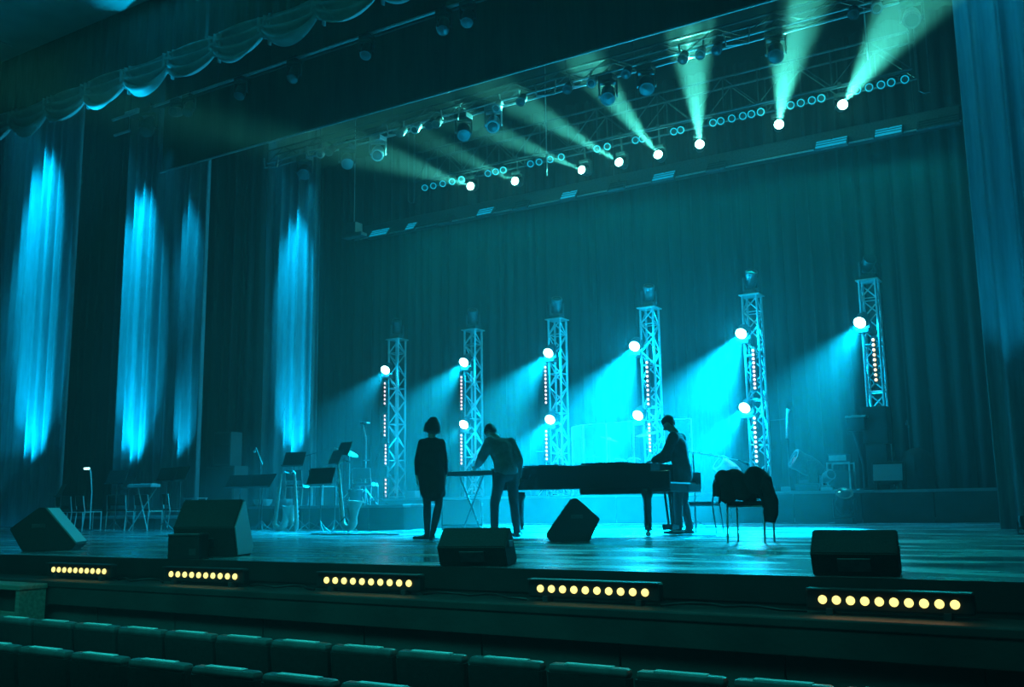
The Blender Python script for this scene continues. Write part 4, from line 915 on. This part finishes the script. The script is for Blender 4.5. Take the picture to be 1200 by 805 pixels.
def person(label, loc, rz, J, outfit):
    """J: joints in local metres, +y is where the person faces, +x is the person's right"""
    t = thing('person', label, 'person', loc, rz)
    V = {k: Vector(v) for k, v in J.items()}
    b = MB(); S_ = segsolid
    pel, che, neck, head = V['pelvis'], V['chest'], V['neck'], V['head']
    fwd = V['look'].normalized()
    side = (V['shR']-V['shL']).normalized(); hs = (V['hipR']-V['hipL']).normalized()
    S_(b, pel, pel.lerp(che, 0.5), (0.155, 0.105), (0.125, 0.092), hs)
    S_(b, pel.lerp(che, 0.5), che, (0.125, 0.092), (0.165, 0.105), side)
    S_(b, che, che.lerp(neck, 0.55), (0.165, 0.10), (0.12, 0.07), side)
    S_(b, V['shL'], V['shR'], 0.052, 0.052)
    S_(b, neck, head-Vector((0, 0, 0.03)), 0.055, 0.052)
    # head: skull, jaw, nose, ears
    up = (head-neck).normalized(); sd = fwd.cross(up).normalized()
    S_(b, head+up*0.035-fwd*0.015, head+up*0.045+fwd*0.01, (0.076, 0.092), (0.074, 0.088), sd)
    S_(b, head+fwd*0.030-up*0.05, head+fwd*0.045-up*0.075, (0.052, 0.05), (0.035, 0.03), sd)
    S_(b, head+fwd*0.085+up*0.015, head+fwd*0.108-up*0.018, 0.012, 0.017)
    for s_ in (-1, 1):
        S_(b, head+sd*0.078*s_+up*0.01, head+sd*0.082*s_-up*0.02, (0.010, 0.016), (0.008, 0.012))
        S_(b, head+sd*0.03*s_+fwd*0.078+up*0.035, head+sd*0.04*s_+fwd*0.072+up*0.034, 0.012, 0.010)
    S_(b, head+fwd*0.083-up*0.043-sd*0.018, head+fwd*0.083-up*0.043+sd*0.018, 0.010, 0.010)
    for s_ in ('L', 'R'):
        sh, el, wr = V['sh'+s_], V['el'+s_], V['wr'+s_]
        S_(b, sh, el, 0.052, 0.040); S_(b, el, wr, 0.040, 0.026)
        hd = V['hand'+s_].normalized(); hn = V.get('palm'+s_, Vector((1 if s_ == 'L' else -1, 0, 0))); hn = (hn-hd*hn.dot(hd)).normalized(); ac = hd.cross(hn)
        S_(b, wr, wr+hd*0.075, (0.024, 0.014), (0.038, 0.014), ac)
        curl = V.get('curl', Vector((0.45, 0, 0))).x
        for k, (off, ln) in enumerate(((-0.030, 0.070), (-0.010, 0.080), (0.010, 0.074), (0.029, 0.058))):
            base = wr+hd*0.080+ac*off; m1 = base+(hd*math.cos(curl*0.5)+hn*math.sin(curl*0.5))*ln*0.5; m2 = m1+(hd*math.cos(curl*1.4)+hn*math.sin(curl*1.4))*ln*0.5
            S_(b, base, m1, 0.0095, 0.009, n=8); S_(b, m1, m2, 0.009, 0.0075, n=8)
        fw = 1 if ac.dot(fwd) > 0 else -1
        tb = wr+hd*0.03+ac*0.028*fw; t1 = tb+(hd*0.6+ac*fw*0.7).normalized()*0.04; S_(b, tb, t1, 0.013, 0.011, n=8); S_(b, t1, t1+(hd*0.9+ac*fw*0.2+hn*0.3).normalized()*0.03, 0.011, 0.009, n=8)
        hp, kn, an, toe = V['hip'+s_], V['kn'+s_], V['an'+s_], V['toe'+s_]
        S_(b, hp, kn, 0.082, 0.052); S_(b, kn, kn.lerp(an, 0.35), 0.052, 0.054); S_(b, kn.lerp(an, 0.35), an, 0.054, 0.034)
        S_(b, an-Vector((0, 0, 0.03)), toe, (0.035, 0.03), (0.038, 0.02))
    melt(b, 'body', 'skin', t, 0.0085, 3)
    # shoes
    for s_ in ('L', 'R'):
        b = MB(); an, toe = V['an'+s_], V['toe'+s_]; f = (toe-an); f.z = 0; f.normalize()
        heel = Vector((an.x, an.y, 0.032))-f*0.05
        lowtoe = Vector((toe.x, toe.y, 0.032))+f*0.02
        segsolid(b, heel, lowtoe, (0.040, 0.030), (0.045, 0.024), f.cross(Vector((0, 0, 1))))
        segsolid(b, an-Vector((0, 0, 0.02)), heel.lerp(lowtoe, 0.25)+Vector((0, 0, 0.012)), 0.045, 0.040)
        melt(b, 'shoe', 'shoe', t, 0.010, 2)
    # hair
    b = MB()
    bob = outfit.get('hair', 'short')
    S_(b, head+up*0.055-fwd*0.035, head+up*0.062+fwd*0.012, (0.086, 0.088), (0.078, 0.076), sd)
    S_(b, head+up*0.04-fwd*0.055, head-up*0.01-fwd*0.055, (0.080, 0.055), (0.070, 0.045), sd)
    if bob == 'bob':
        S_(b, head+up*0.03-fwd*0.045, head-up*0.055-fwd*0.045, (0.100, 0.075), (0.112, 0.062), sd)
        for s_ in (-1, 1): S_(b, head+sd*0.078*s_+up*0.03, head+sd*0.098*s_-up*0.06+fwd*0.01, (0.032, 0.055), (0.028, 0.050), sd)
    melt(b, 'hair', 'hair', t, 0.010, 3)
    # clothes
    top = outfit['top']; e = outfit.get('ease', 0.018)
    b = MB()
    if outfit['kind'] == 'dress':
        z0 = outfit['hem']
        hip = pel+Vector((0, 0, -0.05)); low = Vector(((V['knL'].x+V['knR'].x)/2*0.7+pel.x*0.3, pel.y, z0+0.08))
        S_(b, hip, low, (0.195, 0.135), (0.175, 0.13), hs); S_(b, pel.lerp(che, 0.5), hip, (0.160, 0.120), (0.195, 0.135), hs)
        S_(b, che, pel.lerp(che, 0.5), (0.160, 0.115), (0.160, 0.120), side)
        for k in range(7):
            a_ = k*0.9; q = low+hs*math.cos(a_)*0.13+Vector((0, 1, 0))*math.sin(a_)*0.09
            S_(b, pel+hs*math.cos(a_)*0.12, q-Vector((0, 0, 0.02)), 0.03, 0.055)
    else:
        wst = pel+(che-pel)*0.05
        S_(b, wst, pel.lerp(che, 0.5), (0.155+e*1.3, 0.115+e), (0.145+e, 0.105+e), hs)
        S_(b, pel.lerp(che, 0.5), che, (0.145+e, 0.105+e), (0.172+e, 0.115+e), side)
        if outfit.get('long'):
            S_(b, wst, wst-Vector((0, 0, outfit['long'])), (0.16+e, 0.12+e), (0.165+e, 0.125+e), hs)
    wq = 0.172 if outfit['kind'] == 'dress' else 0.172
    S_(b, che, che.lerp(neck, 0.6), (wq+e, 0.105+e), (0.085+e, 0.060+e*0.6), side)
    S_(b, V['shL'], V['shR'], 0.056+e*0.5, 0.056+e*0.5)
    nb = neck-Vector((0, 0, 0.045)); S_(b, V['shL'], nb, 0.052, 0.060); S_(b, V['shR'], nb, 0.052, 0.060)
    for s_ in ('L', 'R'):
        S_(b, V['sh'+s_], V['el'+s_], 0.056+e, 0.046+e); S_(b, V['el'+s_], V['el'+s_].lerp(V['wr'+s_], outfit.get('sleeve', 0.9)), 0.046+e, 0.034+e*0.6)
    melt(b, outfit['kind'], top, t, 0.012, 5)
    if outfit['kind'] != 'dress':
        b = MB(); S_(b, pel+Vector((0, 0, 0.05)), pel-Vector((0, 0, 0.03)), (0.165, 0.118), (0.17, 0.122), hs)
        for s_ in ('L', 'R'):
            S_(b, V['hip'+s_], V['kn'+s_], 0.098, 0.070); S_(b, V['kn'+s_], V['an'+s_]+Vector((0, 0, 0.0)), 0.070, 0.056)
        melt(b, 'trousers', outfit['legs'], t, 0.012, 5)
    else:
        for s_ in ('L', 'R'):
            b = MB(); S_(b, V['hip'+s_], V['kn'+s_], 0.086, 0.056); S_(b, V['kn'+s_], V['kn'+s_].lerp(V['an'+s_], 0.35), 0.056, 0.058); S_(b, V['kn'+s_].lerp(V['an'+s_], 0.35), V['an'+s_], 0.058, 0.038)
            melt(b, 'stocking', 'trouser_cloth', t, 0.010, 3)
    return t
# woman, back to us
pw_ = onfloor(506, 11.15)
person('woman with dark bob in a loose black dress standing with her back to the seats', (pw_.x, 11.15, 0), math.radians(38), dict(
    pelvis=(0.0, 0, 0.93), chest=(-0.01, 0.0, 1.22), neck=(0, 0.02, 1.43), head=(0.01, 0.04, 1.575), look=(-0.25, 1, -0.1),
    shL=(-0.130, 0, 1.345), shR=(0.130, 0, 1.345), elL=(-0.195, -0.01, 1.10), elR=(0.175, 0.0, 1.10), wrL=(-0.20, 0.04, 0.87), wrR=(0.19, 0.05, 0.87),
    handL=(0, 0.1, -1), handR=(0, 0.1, -1), palmL=(1, 0, 0), palmR=(-1, 0, 0),
    hipL=(-0.085, 0, 0.87), hipR=(0.085, 0, 0.87), knL=(-0.06, 0.05, 0.49), knR=(0.10, 0.02, 0.49), anL=(-0.06, 0.10, 0.09), anR=(0.005, -0.10, 0.09),
    toeL=(-0.22, 0.18, 0.03), toeR=(0.07, 0.05, 0.03)), dict(kind='dress', top='dress_cloth', hem=0.58, hair='bob', ease=0.008, sleeve=0.75))
# bowed man
pm_ = onfloor(592, 12.4)
person('man in a pale jumper and dark trousers bowing his head over the keyboard', (pm_.x, 12.4, 0), math.radians(66), dict(
    pelvis=(0.0, -0.06, 0.96), chest=(-0.01, 0.07, 1.30), neck=(-0.02, 0.17, 1.47), head=(-0.04, 0.29, 1.555), look=(-0.1, 0.75, -0.8),
    shL=(-0.19, 0.10, 1.40), shR=(0.165, 0.07, 1.39), elL=(-0.24, 0.24, 1.17), elR=(0.235, -0.04, 1.13), wrL=(-0.20, 0.44, 1.06), wrR=(0.24, -0.02, 0.87),
    handL=(0.2, 0.9, -0.3), handR=(0, 0.15, -1), palmL=(0, -0.3, -1), palmR=(-1, 0, 0),
    hipL=(-0.095, -0.05, 0.91), hipR=(0.095, -0.06, 0.91), knL=(-0.13, 0.08, 0.49), knR=(0.12, -0.06, 0.49), anL=(-0.14, 0.07, 0.09), anR=(0.13, -0.12, 0.09),
    toeL=(-0.17, 0.27, 0.03), toeR=(0.15, 0.07, 0.03)), dict(kind='jumper', top='knit_cloth', legs='trouser_cloth', ease=0.028))
# pianist standing in profile, facing left
pp_ = onfloor(804, 14.2)
person('man in a dark jacket standing at the piano keys and looking down', (pp_.x, 14.0, 0), math.radians(96), dict(
    pelvis=(0.0, -0.06, 0.97), chest=(0, 0.0, 1.32), neck=(0, 0.03, 1.53), head=(0.0, 0.12, 1.65), look=(0, 0.85, -0.6),
    shL=(-0.19, 0.0, 1.44), shR=(0.19, 0.0, 1.44), elL=(-0.22, 0.12, 1.18), elR=(0.21, 0.14, 1.18), wrL=(-0.16, 0.34, 1.10), wrR=(0.16, 0.36, 1.10),
    handL=(0.1, 0.9, -0.2), handR=(-0.1, 0.9, -0.2), palmL=(0, 0, -1), palmR=(0, 0, -1),
    hipL=(-0.09, -0.06, 0.92), hipR=(0.09, -0.06, 0.92), knL=(-0.10, 0.0, 0.50), knR=(0.11, -0.03, 0.50), anL=(-0.10, 0.0, 0.09), anR=(0.12, -0.10, 0.09),
    toeL=(-0.12, 0.19, 0.03), toeR=(0.14, 0.09, 0.03)), dict(kind='jacket', top='jacket_cloth', legs='trouser_cloth', ease=0.03, long=0.12))

# ------------------------------------------------------------------ floor uplights on the side curtains
def uplight(label, px, Yc, dist, power, deg=22, col=CYAN, h=5.5):
    T = at(px, 400, Yc); p = Vector((T.x, Yc-dist, 0)); T = Vector((T.x, Yc, h)); d = (T-(p+Vector((0, 0, 0.16)))).normalized()
    t = thing('floor_uplight', label, 'stage light', p, 0, 'floor uplights at the side curtains')
    MB().lathe([(0.04, -0.10), (0.08, -0.08), (0.09, 0.06), (0.07, 0.06)], (0, 0, 0.16), d, 14).put('can', 'black_plastic', t, smooth=True)
    MB().lathe([(0.07, 0.045), (0.01, 0.05)], (0, 0, 0.16), d, 14).put('lens', 'lamp_cyan', t)
    MB().tube([(-0.10, 0, 0.16), (-0.10, 0, 0.01), (0.10, 0, 0.01), (0.10, 0, 0.16)], 0.012, 6).put('yoke', 'steel_dark', t)
    spot('uplight_lamp', p+Vector((0, 0, 0.16))+d*0.08, p+Vector((0, 0, 0.16))+d, power, col, deg, 0.9, 0.05)
    return t
uplight('small floor uplight before the nearest lit side curtain', 51, 16.6, 1.6, 3600, 36, h=3.6)
uplight('small floor uplight before the broad column of the second side curtain', 167, 20.4, 1.6, 4200, 34, h=3.6)
uplight('small floor uplight before the narrow column of the second side curtain', 222, 20.4, 1.3, 1500, 22, h=3.3)
uplight('small floor uplight before the deepest lit side curtain', 348, 24.2, 1.6, 3400, 28, h=3.6)
uplight('small floor uplight before the right side curtain', 1192, 16.1, 1.5, 350, 30, h=4.5)
for px, Yc, pw, dg_ in ((51, 16.6, 11000, 30), (167, 20.4, 9000, 30), (224, 20.4, 4000, 15), (348, 24.2, 8000, 22), (1190, 16.1, 1500, 22)):
    T = at(px, 300, Yc); spot('curtain_top_fill', (T.x, Yc-1.5, 13.6), (T.x, Yc, 8.2), pw, CYAN, dg_, 1.0, 0.1)  # added unseen lights that brighten the upper part of the curtain columns
spot('valance_fill', (-18.6, 9.95, 2.6), (-14.2, 10.08, 7.4), 5000, CYAN, 22, 1.0, 0.1)  # added light for the swags, out of view and without a fixture
spot('band_fill', (-15.3, 12.1, 7.5), (-19.9, 15.0, 0.4), 2600, CYAN, 30, 1.0, 0.1)  # added light on the left chairs; the head hanging there is unlit
spot('band_fill', (-15.6, 16.4, 8.1), (-14.3, 14.4, 0.3), 3000, CYAN, 32, 1.0, 0.1)  # added light on the saxophone area, no lit head hangs there
